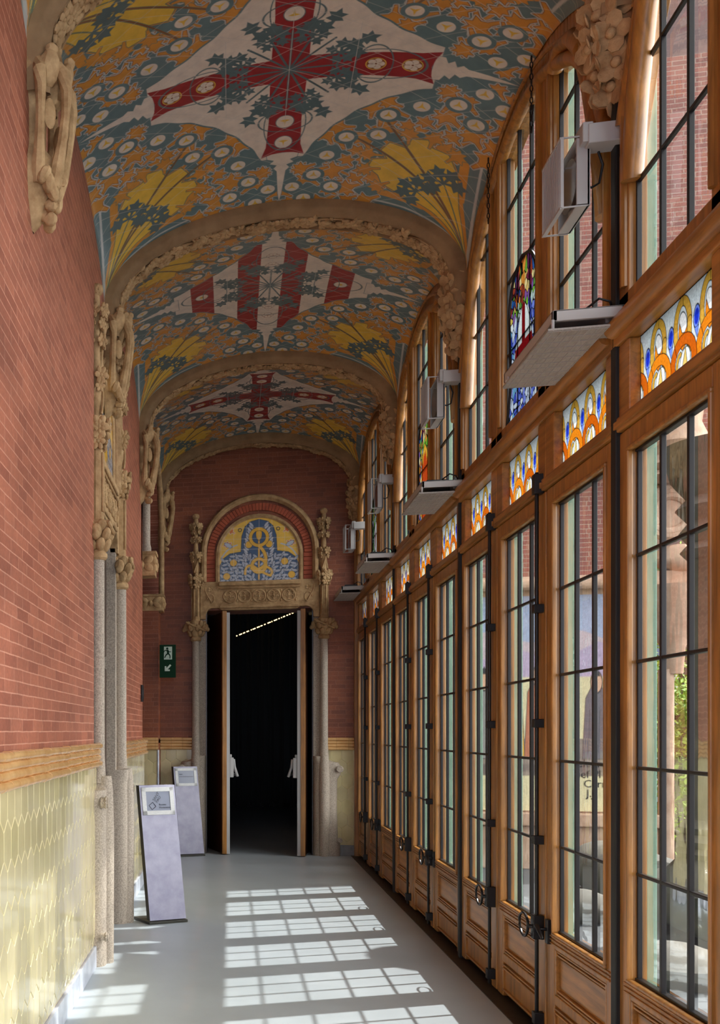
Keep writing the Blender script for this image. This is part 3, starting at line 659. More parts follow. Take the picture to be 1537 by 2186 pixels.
# ------------------------------------------------------------------ portal (local: x along the wall, y towards the wall, z up; viewer at -y)
def paint_tympanum():
    cv = Canvas(-.5, .5, 0, .82, 230, 190, s2l((236, 190, 70)))
    BL = s2l((52, 82, 118)); LG = s2l((188, 192, 204)); YL = s2l((232, 178, 44)); BK = s2l((40, 34, 34)); OR = s2l((222, 120, 48))
    tre = [(-.5, -.02), (.5, -.02), (.5, .18), (.44, .30), (.36, .36), (.22, .38), (.21, .58), (.17, .70), (.10, .76), (0, .785), (-.10, .76), (-.17, .70), (-.21, .58), (-.22, .38), (-.36, .36), (-.44, .30), (-.5, .18)]
    cv.poly(tre, [(.006, BK), (0, BL)]); rs = random.Random(2)
    for s_ in (-1, 1):
        for (x, y, a) in ((.34, .50, .3), (.30, .62, 1.2)):
            cv.poly(place(IVY, (s_*x, y), (a if s_ > 0 else PI-a)-PI*.2*s_, .11), [(.005, CREAM), (0, OR)])
        cv.stroke(bez((s_*.47, .30), (s_*.40, .44), (s_*.27, .47)), .008, LG); cv.oval((s_*.38, .47), .05, .024, [(.003, BK), (0, LG)], .5*s_)
        cv.ring((s_*.235, .66), .02, .02, .005, BK)
        for i in range(16):
            a = -1.3+i*.19; cx_, cy_ = s_*(.12+.018*i), .04+.02*i+rs.uniform(-.02, .02)
        for gx in range(11):
            for gy in range(8):
                x = .05+.048*gx+rs.uniform(-.012, .012)+.02*(gy % 2); y = .028+.050*gy+rs.uniform(-.01, .01)
                if x > .47 or y > .36-.25*max(0, x-.25): continue
                a = (PI/2-.2-1.1*x/.45+(.55 if (gx+gy) % 2 else -.55)); a = a if s_ > 0 else PI-a
                cv.oval((s_*x, y), .036, .0135, [(.003, BK), (0, LG)], a); cv.stroke([(s_*x-.026*math.cos(a), y-.026*math.sin(a)), (s_*x+.026*math.cos(a), y+.026*math.sin(a))], .0012, BL)
        for i in range(12):
            y = .36+.033*i; x = s_*(.155-.0006*i*i+.01*(i % 2)); a = PI/2-s_*.7; cv.oval((x, min(y, .73)), .038, .014, [(.003, BK), (0, LG)], a)
        for (x, y) in ((.125, .47), (.315, .245), (.40, .075)): cv.oval((s_*x, y), .042, .042, [(.004, BK), (0, YL)])
    # serpent twined round a staff
    cv.stroke([(0, .03), (0, .62)], .014, BK); cv.stroke([(0, .03), (0, .62)], .010, YL); cv.oval((0, .60), .035, .075, [(.004, BK), (0, YL)])
    for w, c in ((.024, BK), (.019, YL)):
        th = [2*PI*i/24 for i in range(25)]
        cv.stroke([(.105*math.sin(t), .56+.105*math.cos(t)) for t in th], w, c)
        cv.stroke([(0, .455)]+bez((.0, .45), (.12, .34), (.07, .20))+bez((.07, .20), (-.02, .12), (-.09, .17)), w, c)
        cv.stroke([(.085*math.sin(t), .20+.085*math.cos(t)) for t in th], w, c)
        cv.stroke(bez((.08, .19), (.20, .14), (.14, .07))+bez((.14, .07), (.05, .10), (-.06, .19))+bez((-.06, .19), (-.17, .24), (-.17, .10)), w*.75, c)
    for x in np.arange(-.47, .5, .157): cv.stroke([(x, 0), (x, .82)], .0012, CREAM)
    for y in np.arange(0, .82, .137): cv.stroke([(-.5, y), (.5, y)], .0012, CREAM)
    return cv
tymp = paint_tympanum()
def tym_mask(X, Y):
    return np.where(Y < .32, np.abs(X) <= .49, np.hypot(X, Y-.32) <= .492)
tymp_me = canvas_mesh('tile_picture', tymp, lambda X, Y: np.stack([X, np.zeros_like(X)-.022, Y+3.45], -1), M['tilep'], tym_mask)
def arch_sweep(mb, r, z0, zc, sec, n=28, hy=None):
    """sec: (radial offset, y); stilted round arch"""
    path = [(-1, z0, True)]; rows = []
    def ring(off):
        R = r+off; pts = [(-R, z0)]
        for i in range(n+1):
            a = PI-PI*i/n; pts.append((R*math.cos(a), zc+R*math.sin(a)))
        return pts+[(R, z0)]
    rg = [ring(o) for o, _ in sec]; m = len(sec); N = len(rg[0])
    vs = [(rg[j][i][0], sec[j][1], rg[j][i][1]) for i in range(N) for j in range(m)]
    mb.add(vs, [(i*m+j, (i+1)*m+j, (i+1)*m+(j+1) % m, i*m+(j+1) % m) for i in range(N-1) for j in range(m)]+[tuple(range(m)), tuple((N-1)*m+j for j in range(m-1, -1, -1))])
def portal(label):
    root = empty('stone_portal', label=label, cat='portal')
    X_ = .785
    for s_ in (-1, 1):
        mb = MB()   # shaft
        mb.lathe([(.062, 1.20), (.056, 1.26), (.050, 1.4), (.048, 2.72)], s_*X_, -.055, 20)
        mb.box(min(s_*.66, s_*.76), max(s_*.66, s_*.76), -.03, .25, 0, 3.05)
        col_ = mb.build('column', M['granite'], root, bevel=.004)
        mb = MB()   # flared plinth with scrolls
        outl = [(.655, 0), (.985, 0), (.985, .16), (.955, .22), (.945, .60), (.95, .95), (.99, 1.02), (1.0, 1.10), (.965, 1.16), (.90, 1.17), (.85, 1.19), (.815, 1.24), (.655, 1.24)]
        prof = [(z, x) for x, z in outl[1:-1]]; na = 15; vs = []
        for z, xo in prof:
            cxx, hw = (.655+xo)/2, (xo-.655)/2
            for i in range(na):
                g = PI+PI*i/(na-1); cg, sg = math.cos(g), math.sin(g)
                vs.append((s_*(cxx+hw*(1 if cg > 0 else -1)*abs(cg)**.55), .03-.155*abs(sg)**.55, z))
        mb.add(vs, [(j*na+i, j*na+i+1, (j+1)*na+i+1, (j+1)*na+i) for j in range(len(prof)-1) for i in range(na-1)]+[tuple((len(prof)-1)*na+i for i in range(na))])
        mb.lathe([(.065, 0), (.068, .9), (.06, 1.15), (.05, 1.25)], s_*X_, -.10, 18)
        for (zx, zz, r_) in ((.965, 1.08, .035), (.965, .20, .025)):
            mb.tube([(s_*zx, -.15, zz), (s_*zx, -.10, zz)], r_, 14); mb.tube([(s_*(zx-r_*math.cos(t)*1.1), -.135, zz+r_*math.sin(t)*1.1) for t in [i*PI/6 for i in range(9)]], .008, 6)
        mb.build('base', M['granite'], col_)
        mb = MB()   # foliage capital
        mb.lathe([(.055, 2.70), (.068, 2.715), (.068, 2.74), (.056, 2.755), (.07, 2.80), (.09, 2.88), (.085, 2.95), (.06, 2.97)], s_*X_, -.055, 20)
        for L_, (zz, rr, cnt) in enumerate(((2.80, .082, 7), (2.865, .105, 7), (2.92, .10, 7))):
            for q in range(cnt):
                a = 2*PI*(q+.5*(L_ % 2))/cnt; R = Matrix.Rotation(a, 3, 'Z') @ Matrix.Rotation(.5, 3, 'Y')
                mb.ell((s_*X_+rr*math.cos(a), -.055+rr*.8*math.sin(a), zz), (.030, .034, .046), R, 8, 6)
        for sx in (-1, 1): mb.ell((s_*X_+sx*.125, -.06, 2.88), (.035, .04, .05)); mb.ell((s_*X_+sx*.15, -.06, 2.85), (.025, .03, .03))
        mb.tube([(s_*X_-.12, -.14, 2.94), (s_*X_, -.165, 2.88), (s_*X_+.12, -.13, 2.83)], .012, 6)
        mb.build('capital', M['stone'], col_)
        mb = MB()   # upper colonnette
        mb.lathe([(.05, 2.95), (.052, 3.0), (.045, 3.03), (.045, 3.38)], s_*X_, -.05, 8); mb.box(s_*X_-.06, s_*X_+.06, -.03, .01, 2.9, 3.4)
        for sx in (-.022, .022): mb.tube([(s_*X_+sx, -.094, 3.02), (s_*X_+sx, -.094, 3.36)], .008, 6)
        mb.lathe([(.04, 3.4), (.034, 3.6), (.04, 3.75), (.03, 3.9), (.024, 4.1), (.03, 4.24), (.02, 4.3)], s_*X_, -.045, 10)
        for g in range(3):
            a0 = g*2*PI/3; mb.tube([(s_*X_+.045*math.cos(a0+z*7), -.045+.045*math.sin(a0+z*7), 3.58+z) for z in [i*.02 for i in range(14)]], .010, 5)
        def puff(z, r, n, big, lay=1):
            for q in range(n):
                a = 2*PI*q/n+z; mb.flower((s_*X_+r*math.cos(a), -.05+r*.9*math.sin(a), z), (math.cos(a), math.sin(a), -.1), big, 6, .55, True, lay, q)
        puff(3.50, .06, 4, .075, 2); puff(3.42, .05, 4, .055); puff(3.80, .05, 4, .055); puff(3.74, .045, 3, .04); puff(4.0, .05, 4, .045); puff(4.17, .06, 5, .05, 2); puff(4.10, .045, 4, .04)
        mb.ell((s_*X_, -.05, 4.30), (.045, .045, .04)); puff(4.30, .025, 5, .03)
        mb.build('finial', M['stone'], col_)
    mb = MB()   # lintel with shoulders
    out = [(-.735, 3.46), (-.735, 2.98), (-.66, 2.98), (-.66, 3.02)]
    for i in range(7):
        a = PI-i*PI/12; out.append((-.58+.08*math.cos(a), 3.02+.10*math.sin(a)))
    out += [(-.50, 3.12), (-.46, 3.09), (.46, 3.09), (.50, 3.12)]
    for i in range(7):
        a = PI/2-i*PI/12; out.append((.58+.08*math.cos(a), 3.02+.10*math.sin(a)))
    out += [(.66, 3.02), (.66, 2.98), (.735, 2.98), (.735, 3.46)]
    mb.prism(out, 1, -.05, .02); mb.box(-.50, .50, -.075, -.04, 3.40, 3.45); mb.box(-.49, .49, -.066, -.05, 3.115, 3.15); mb.box(-.50, .50, -.07, -.05, 3.36, 3.38)
    li = mb.build('lintel', M['stone'], root, bevel=.008)
    for i in range(5):
        mb = MB()
        cx = -.36+i*.18; n = 20; mb.tube([(cx+.078*math.cos(2*PI*q/n), -.055, 3.265+.078*math.sin(2*PI*q/n)) for q in range(n)], .009, 6, True)
        for q in range(4):
            g = q*PI/2+PI/4; mb.tube([(cx+.037*math.cos(g)+.034*math.cos(2*PI*t/12), -.056, 3.265+.037*math.sin(g)+.034*math.sin(2*PI*t/12)) for t in range(12)], .006, 5, True)
        mb.ell((cx, -.056, 3.265), (.014, .012, .014)); mb.ell((cx+.09, -.052, 3.325), (.01, .008, .018)); mb.ell((cx+.09, -.052, 3.205), (.01, .008, .018))
        mb.build('carved_medallion', M['stone'], li)
    for s_ in (-1, 1):
        mb = MB()
        mb.tube([(s_*.62+s_*.05*math.cos(t*.6), -.054, 3.38-.05*t) for t in [i*.5 for i in range(9)]], .007, 5); mb.flower((s_*.60, -.05, 3.36), (0, -1, 0), .035, 5, .3)
        mb.tube([(s_*.60+s_*.045*math.cos(t), -.054, 3.24+.06*math.sin(t)) for t in [i*.5 for i in range(10)]], .006, 5)
        mb.build('carved_scroll', M['stone'], li)
    mb = MB(); arch_sweep(mb, .70, 3.46, 3.83, [(-.045, .01), (-.05, -.035), (-.02, -.075), (.01, -.07), (.03, -.04), (.035, .01)]); mb.build('arch_moulding', M['stone'], root)
    mb = MB(); arch_sweep(mb, .485, 3.45, 3.77, [(.0, .01), (.0, -.03), (.02, -.045), (.05, -.042), (.06, .01)]); mb.build('inner_moulding', M['stone'], root)
    mb = MB(); rs = random.Random(9)   # ring of radial bricks
    for i in range(46):
        a0 = PI-(i)*PI/46; a1 = PI-(i+1)*PI/46+.006
        def q(r, a, st): return (r*math.cos(a), (3.80)+r*math.sin(a))
        ri, ro = .555, .645; d = rs.uniform(-.022, -.016)
        mb.prism([q(ri, a0, 0), q(ro, a0, 0), q(ro, a1, 0), q(ri, a1, 0)], 1, d, .01)
    for s_ in (-1, 1):
        for j in range(6): mb.box(min(s_*.545, s_*.65), max(s_*.545, s_*.65), -.018, .01, 3.465+j*.056, 3.465+j*.056+.052)
    mb.build('brick_ring', M['brickring'], root, bevel=.003)
    o = bpy.data.objects.new('tile_picture', tymp_me); COL.objects.link(o); o.parent = root; o['label'] = 'blue and yellow tile picture with a serpent monogram and leaves'
    mb = MB(); mb.box(-.5, .5, -.02, .01, 3.44, 3.8); 
    n = 24; mb.prism([(.5*math.cos(PI*i/n), 3.78+.5*math.sin(PI*i/n)) for i in range(n+1)], 1, -.02, .01); mb.build('tile_backing', M['grout'], root)
    return root
M['brickring'] = mat_noise('orange_arch_brick', (150, 66, 40), (184, 92, 58), 6, .6, .2, 60, .004)
p1 = portal('stone portal with tiled arch round the open doorway in the end wall'); p1.location = (PCX, YE, 0)
p2 = portal('stone portal with flower finials on the left wall, seen edge on'); p2.location = (-.93, 7.30, 0); p2.rotation_euler = (0, 0, PI/2); p2.scale = (.9, 1, 1)
for c_ in p2.children_recursive:
    if c_.name.startswith('finial'): c_.scale = (1, 1, 1.17); c_.location.z = -3.0*.17
# jamb lining of the doorways
for (x0, x1) in ((PX0-.02, PX0+.012), (PX1-.012, PX1+.02)):
    mb = MB(); mb.box(x0, x1, YE-.02, YE+.5, 0, 3.12); tag(mb.build('door_jamb', M['dwood'], smooth=False), kind='structure')
mb = MB(); mb.box(-1.02, -.99, 6.53, 8.12, 0, 3.2)
for i in range(2):
    for j in range(3): mb.box(-.99, -.975, 6.70+i*.66, 7.28+i*.66, .15+j*1.0, 1.05+j*1.0)
tag(mb.build('door_20', M['dwood'], bevel=.01), 'dark panelled door set back in the side portal', 'door', kind='structure')
# carved flower chain and shallow bowl between the two rows of finials on the side portal axis
root = empty('wall_pinnacle', (-.885, 7.27, 0), label='slim carved stone pinnacle with flower knots rising to the second arch', cat='pinnacle')
mb = MB(); mb.lathe([(.05, 3.9), (.045, 4.1), (.05, 4.4), (.07, 4.5)], .05, 0, 10)
for z, r in ((4.28, .075), (4.02, .08)):
    for q in range(5):
        a = -PI/2+q*PI/4; mb.flower((.05+.05*math.cos(a), .06*math.sin(a), z), (math.cos(a), math.sin(a), 0), r*.75, 7, .5, True, 2)
for s_ in (-1, 1):
    mb.tube([(.06, 0, 4.32), (.10, s_*.05, 4.42), (.13, s_*.10, 4.56)], [.014, .018, .025], 7); mb.flower((.14, s_*.10, 4.55), (.7, s_*.6, -.2), .05, 3, .5, False)
mb.build('shaft', M['stone'], root)
mb = MB(); n = 18; mb.tube([(.10, .055*math.cos(2*PI*i/n), 4.155+.055*math.sin(2*PI*i/n)) for i in range(n)], .012, 8, True); mb.ell((.085, 0, 4.155), (.02, .05, .05)); mb.build('round_boss', M['stone'], root)

# ------------------------------------------------------------------ end doorway leaves and dark room
def leaf_door(n, hx, ang, label, flip):
    root = empty('door_%d' % n, (hx, YE+.42, 0), ang, label=label, cat='door', kind='structure')
    mb = MB(); mb.box(-.025, .012, -.66, 0, .01, 3.05) if flip > 0 else mb.box(-.012, .025, -.66, 0, .01, 3.05)
    mb.build('door_leaf', M['dwood'], root, smooth=False, bevel=.003)
    mb = MB(); mb.box(-.028, .028, -.70, -.66, .01, 3.06); e = mb.build('door_edge', M['wood'], root, smooth=False, bevel=.003); e['label'] = 'honey coloured wooden edge'
    xs = flip*.034; mb = MB(); mb.box(min(flip*.026, flip*.068), max(flip*.026, flip*.068), -.695, -.60, .01, 3.04); b = mb.build('edge_strip', M['whitem'], root, smooth=False); b['label'] = 'pale grey weather strip'
    mb = MB(); X0 = flip*.07
    mb.box(min(X0, X0+flip*.05), max(X0, X0+flip*.05), -.69, -.62, .97, 1.22); mb.tube([(X0+flip*.06, -.655, 1.20), (X0+flip*.07, -.655, 1.10), (X0+flip*.11, -.655, .98)], .018, 8)
    mb.tube([(X0+flip*.10, -.655, 1.0), (X0+flip*.10, -.1, 1.0)], .016, 8); mb.box(min(X0, X0+flip*.03), max(X0, X0+flip*.03), -.68, -.63, 1.22, 1.26)
    b = mb.build('panic_bar', M['whitem'], root, bevel=.008); b['label'] = 'pale metal push bar lock'
leaf_door(16, PX0+.03, math.radians(17), 'left door leaf standing open with its wooden edge to the camera', 1)
leaf_door(17, PX1-.03, math.radians(-9), 'right door leaf standing open with its wooden edge to the camera', -1)
mb = MB()
mb.box(-3.5, -3.4, YE+.5, 22, 0, 4); mb.box(2.2, 2.3, YE+.5, 22, 0, 4); mb.box(-3.5, 2.3, 22, 22.1, 0, 4); mb.box(-3.5, 2.3, YE+.5, 22, 4, 4.1)
mb.box(-3.5, PX0, YE+.5, YE+.55, 0, 4); mb.box(PX1, 2.3, YE+.5, YE+.55, 0, 4)
tag(mb.build('wall_back_room', M['black'], smooth=False), 'black walls of the dark room beyond the doorway', 'wall', kind='structure')
mb = MB()
for i in range(39):
    x = -1.2+i*.085+.02*math.sin(i*3.1); w = .022+.012*((i*7) % 3); y = 16.5; mb.box(x, x+w, y, y+.05+.02*(i % 2), 0.32, 3.9)
sl = tag(mb.build('slat_screen', M['slat'], smooth=False), 'screen of dark vertical slats in the room beyond the doorway', 'screen')
mb = MB(); p0 = Vector((-.0, 16.3, 3.12)); p1_ = Vector((1.45, 20.9, 4.0)); rs = random.Random(1); t = 0
A_, B_ = Vector((.09, 15.9, 3.05)), Vector((1.12, 15.9, 3.46))
strip = empty('strip_light', label='dotted warm strip light slanting across the top of the dark doorway', cat='light')
while t < 1:
    L = rs.uniform(.012, .05); mb = MB(); mb.tube([A_.lerp(B_, t), A_.lerp(B_, min(1, t+L))], .008, 6); mb.build('light_dash', M['led'], strip); t += L+rs.uniform(.012, .03)

# ------------------------------------------------------------------ floor
mb = MB(); mb.box(-2.5, 1.462, -1.4, 22, -.12, 0); tag(mb.build('floor', M['floor'], smooth=False), 'smooth pale grey floor', 'floor', kind='structure')
mb = MB(); mb.box(1.462, 1.66, -1.4, YE, -.12, .004); tag(mb.build('trim_1', M['blackfl'] if 'blackfl' in M else mat_noise('dark_threshold', (34, 27, 22), (52, 42, 34), 10, .5, .2), smooth=False, bevel=.002), 'dark metal threshold strip along the glazed doors', 'threshold', kind='structure')

# ------------------------------------------------------------------ glazed wall on the right
XW = 1.575; U = BAY/3; G0, G1 = .125, .805; GZ0, GZ1 = .565, 2.665
def make_leaf():
    root = empty('door_1', kind='structure')
    mb = MB()
    for a, b in ((.012, G0), (G1, U-.012)):
        mb.box(-.032, .032, a, b, .015, 2.755); 
    mb.box(-.032, .032, G0, G1, GZ1, 2.755); mb.box(-.032, .032, G0, G1, .485, GZ0); mb.box(-.032, .032, G0, G1, .215, .265); mb.box(-.02, .032, G0, G1, .03, .22)
    # moulded lips round the glass
    for (y0, y1, z0, z1) in ((G0-.012, G0+.006, GZ0, GZ1), (G1-.006, G1+.012, GZ0, GZ1), (G0-.012, G1+.012, GZ0-.014, GZ0+.004), (G0-.012, G1+.012, GZ1-.004, GZ1+.014)):
        mb.box(-.044, -.02, y0, y1, z0, z1)
    mb.build('door_frame', M['wood'], root, smooth=False, bevel=.006)
    mb = MB(); mb.box(-.008, .02, G0, G1, .26, .49); 
    for z in (.478, .462, .288, .272): mb.box(-.026, -.006, G0, G1, z-.006, z+.004)
    mb.box(-.014, -.006, G0+.03, G1-.03, .305, .445)
    for z in (.20, .18, .055): mb.box(-.036, -.018, G0+.01, G1-.01, z-.005, z+.005)
    for y in (G0+.012, G1-.012): mb.box(-.030, -.006, y-.008, y+.008, .265, .485)
    for z in (.545, .528, .51): mb.box(-.039, -.030, G0-.05, G1+.05, z-.004, z+.004)
    mb.build('door_panel', M['woodH'], root, smooth=False, bevel=.003)
    mb = MB(); w = (G1-G0)/3
    mb.box(-.008, .010, G0, G0+.012, GZ0, GZ1); mb.box(-.008, .010, G1-.012, G1, GZ0, GZ1); mb.box(-.014, .014, G0, G1, GZ0, GZ0+.012); mb.box(-.014, .014, G0, G1, GZ1-.012, GZ1)
    for i in (1, 2): mb.box(-.011, .008, G0+w*i-.009, G0+w*i+.009, GZ0, GZ1)
    for i in range(1, 5): mb.box(-.010, .006, G0, G1, GZ0+.42*i-.007, GZ0+.42*i+.007)
    mb.build('glazing_bars', M['iron'], root, smooth=False, bevel=.003)
    mb = MB(); mb.add([(.004, G0, GZ0), (.004, G1, GZ0), (.004, G1, GZ1), (.004, G0, GZ1)], [(0, 1, 2, 3)]); mb.build('glass_pane', M['glass'], root)
    return root
def make_bolt(par):
    mb = MB(); Y = .055; mb.tube([(-.060, Y, .04), (-.060, Y, 2.86)], .010, 8)
    for z, h in ((2.80, .05), (2.17, .022), (1.59, .022), (1.0, .022), (.10, .03)): mb.box(-.078, -.03, Y-.022, Y+.022, z-h, z+h)
    mb.box(-.082, -.03, Y-.026, Y+.026, .50, .62)
    b = mb.build('door_bolt', M['iron'], par, bevel=.003)
    mb = MB(); pts = [(-.098, Y+.085+.075*math.cos(a), .565+.055*math.sin(a)*(1.25 if math.sin(a) < 0 else .9)) for a in [2*PI*i/18 for i in range(18)]]; mb.tube([(-.07, Y, .56), (-.098, Y+.015, .56)], .010, 6)
    mb.tube(pts, .007, 6, True); mb.build('handle', M['iron'], b)
def make_lever(par):
    mb = MB(); Y = U-.06; mb.box(-.050, -.03, Y-.02, Y+.02, .50, .62); mb.tube([(-.04, Y, .57), (-.09, Y, .57)], .009, 7); mb.tube([(-.09, Y+.01, .585), (-.095, Y-.10, .54)], [.012, .007], 7)
    mb.build('handle', M['iron'], par, bevel=.003)
leaf0 = make_leaf(); protos = {}
variants = [leaf0, copy_tree(leaf0), copy_tree(leaf0)]
make_lever(variants[0]); make_bolt(variants[1]); make_bolt(variants[2])
NAMEK = {-1: 'nearest bay, cut by the photo edge', 0: 'bay beneath the large cross vault', 1: 'bay beneath the striped vault', 2: 'bay before the end wall'}
dn = 1
for k in range(-2, 3):
    for u in range(3):
        o = variants[u] if k == -2 else copy_tree(variants[u])
        o.location = (XW, YBK(k)+U*u, 0); o.name = 'door_%d' % dn; dn += 1
        if k == -1 and u == 2:
            for c_ in list(o.children_recursive):
                if c_.name.startswith(('door_bolt', 'handle')): bpy.data.objects.remove(c_)
        if k >= -1:
            o['label'] = 'honey wood glazed door, %s of three in the %s' % (('nearest', 'middle', 'farthest')[u], NAMEK[k]); o['category'] = 'door'
        else:
            o['label'] = 'honey wood glazed door beside the camera, out of view'; o['category'] = 'door'
        o['group'] = 'glazed doors along the right side'
# transom lights
def paint_transom():
    w, h = G1-G0, .29; cv = Canvas(0, w, 0, h, 250, 108, s2l((206, 216, 220)))
    BK = s2l((12, 12, 14)); AM = s2l((222, 128, 24)); GO = s2l((206, 160, 62)); PG = s2l((226, 196, 110)); BL = s2l((26, 50, 190)); LB = s2l((110, 140, 235)); n = 22
    L = .0035
    def rg(c, rx, ry, wd, col, a0=0, a1=2*PI):
        pts = [(c[0]+rx*math.cos(a0+(a1-a0)*i/n), c[1]+ry*math.sin(a0+(a1-a0)*i/n)) for i in range(n+1)]
        cv.stroke(pts, wd+L, BK); cv.stroke(pts, wd, col)
    P = .205
    for i in range(-1, 5):
        x = .07+i*P
        rg((x+.035, .178), .056, .092, .0155, GO, -.6, PI+.15)      # tall hoop
        cv.stroke([(x-.021, .18), (x-.016, .08)], .0155+L, BK); cv.stroke([(x-.021, .18), (x-.016, .08)], .0155, GO); cv.stroke([(x+.03, .285), (x+.03, .25)], .0015, BK)
        cv.oval((x+.030, .190), .026, .040, [(L, BK), (0, s2l((236, 240, 240)))], -.35)
        cv.poly([(x+.0, .165), (x+.018, .150), (x+.04, .156), (x+.058, .195), (x+.064, .16), (x+.056, .115), (x+.036, .095), (x+.014, .105), (x+.002, .13)], [(L, BK), (0, AM)])
    for i in range(-1, 5):
        x = .05+i*P; A2 = s2l((196, 92, 14)) if i % 2 else AM
        rg((x+.05, .050), .086, .080, .019, A2)
        cv.stroke([(x+.115, .12), (x+.10, .085)], .0018, BK)
        cv.oval((x+.035, .046), .038, .050, [(L, BK), (0, s2l((232, 238, 240)))], .3)
        rg((x+.072, .040), .028, .044, .008, GO, -PI/2, PI/2); cv.poly([(x-.004, -.01), (x+.018, .03), (x+.032, .095), (x+.052, .04), (x+.05, -.01)], [(L, BK), (0, PG)])
        cv.oval((x+.150, .172), .022, .037, [(.004, BK), (0, LB), (-.005, BL)], .1); cv.poly([(x+.135, .135), (x+.165, .135), (x+.148, .10)], [(.0025, BK), (0, LB)])
    pass
    q = cv.win(-1, 9, -1, 9); sl, X, Y = q; cv.put(sl, np.minimum(np.minimum(X, w-X), np.minimum(Y, h-Y))-.004, s2l((12, 12, 14)))
    cv.a[cv.a < 0] = 0; return cv
tcv = paint_transom()
# fix orientation: colours painted negative distance above give a border only
tr_me = canvas_mesh('stained_glass', tcv, lambda X, Y: np.stack([np.zeros_like(X)+.0, G0+X, 2.82+Y], -1), M['stained'])
def gtop(d):
    d = abs(d); return 4.90-.36*d*d-.22*max(0, (d-.85)/.4)**2
def make_transom():
    root = empty('window_1', kind='structure'); mb = MB()
    mb.box(-.045, .04, 0, BAY, 2.76, 2.82); mb.box(-.05, .04, 0, BAY, 3.11, 3.20)
    for u in range(3):
        a = U*u; mb.box(-.035, .035, a, a+G0, 2.82, 3.11); mb.box(-.035, .035, a+G1, a+U, 2.82, 3.11)
    mb.build('window_frame', M['woodH'], root, smooth=False, bevel=.006)
    mb = MB(); mb.tube([(-.058, 0.03, 3.175), (-.058, BAY-.03, 3.175)], .036, 12)
    for u in range(3): mb.box(-.055, -.03, U*u+.02, U*(u+1)-.02, 2.772, 2.80)
    mb.build('window_rail', M['woodH'], root)
    for u in range(3):
        o = bpy.data.objects.new('stained_glass', tr_me); COL.objects.link(o); o.parent = root; o.location = (.006, U*u, 0); o['label'] = 'amber and blue scrolls of stained glass'
    return root
# lunette windows
def make_lunette():
    root = empty('window_6', kind='structure'); mb = MB(); N = 60; yc = BAY/2
    for i in range(N):
        a, b = BAY*i/N, BAY*(i+1)/N; za, zb = gtop(a-yc), gtop(b-yc)
        mb.prism([(a, za), (b, zb), (b, 5.6), (a, 5.6)], 0, -.02, .06)
    for u in range(3):
        for (a, b) in ((U*u, U*u+G0), (U*u+G1, U*u+U)):
            mb.prism([(a+.008, 3.2), (b-.0, 3.2), (b, gtop(b-yc)+.03), (a+.008, gtop(a-yc)+.03)], 0, -.034, .035)
    mb.box(-.034, .035, 0, BAY, 3.2, 3.30)
    mb.build('window_frame', M['wood'], root, smooth=False, bevel=.004)
    mb = MB(); mb.tube([(-.03, BAY*i/40, gtop(BAY*i/40-yc)+.025) for i in range(1, 40)], .034, 10)
    for u in (0, 2):   # rounded inner arch over the outer lights
        if u == 0: pts = [(G1-.0, 4.78), (.70, 4.82), (.55, 4.76), (.42, 4.62), (.30, 4.36), (.20, 4.05), (.14, 3.72)]
        else: pts = [(BAY-(G1), 4.78), (BAY-.70, 4.82), (BAY-.55, 4.76), (BAY-.42, 4.62), (BAY-.30, 4.36), (BAY-.20, 4.05), (BAY-.14, 3.72)]
        mb.tube([(-.03, y, z) for y, z in pts], .04, 10)
    mb.tube([(-.045, BAY*i/40, gtop(BAY*i/40-yc)+.12) for i in range(3, 38)], .012, 8)
    for u in range(3):
        mb.tube([(-.04, U*u+G0-.03, 3.32), (-.04, U*u+G0-.03, gtop(U*u+G0-yc))], .016, 8); mb.tube([(-.04, U*u+G1+.03, 3.32), (-.04, U*u+G1+.03, gtop(U*u+G1-yc))], .016, 8)
        mb.box(-.045, -.03, U*u+.02, U*u+U-.02, 3.215, 3.245); 
    mb.build('frame_moulding', M['wood'], root)
    mb = MB(); w = (G1-G0)/3
    for u in range(3):
        s0 = U*u+G0
        for yy in (s0+.006, s0+w, s0+2*w, s0+3*w-.006):
            t_ = .009 if 0 < (yy-s0) < .67 and abs(yy-s0-w*round((yy-s0)/w)) < .001 else .006
            mb.box(-.011, .008, yy-t_, yy+t_, 3.3, gtop(yy-yc)+.02)
        mb.box(-.022, .02, s0, s0+3*w, 3.3, 3.312)
        for z in (3.72, 4.14, 4.56):
            a = [s0, s0+3*w]
            ys = [y for y in np.linspace(a[0], a[1], 30) if gtop(y-yc) > z]
            if len(ys) > 2: mb.box(-.010, .006, ys[0], ys[-1], z-.007, z+.007)
    mb.build('glazing_bars', M['iron'], root, smooth=False, bevel=.002)
    mb = MB()
    for u in range(3):
        s0 = U*u+G0; n = 12; vs = []
        for i in range(n+1): yy = s0+3*w*i/n; vs += [(.004, yy, 3.3), (.004, yy, gtop(yy-yc)+.02)]
        mb.add(vs, [(2*i, 2*i+2, 2*i+3, 2*i+1) for i in range(n)])
    mb.build('glass_pane', M['glass'], root)
    return root
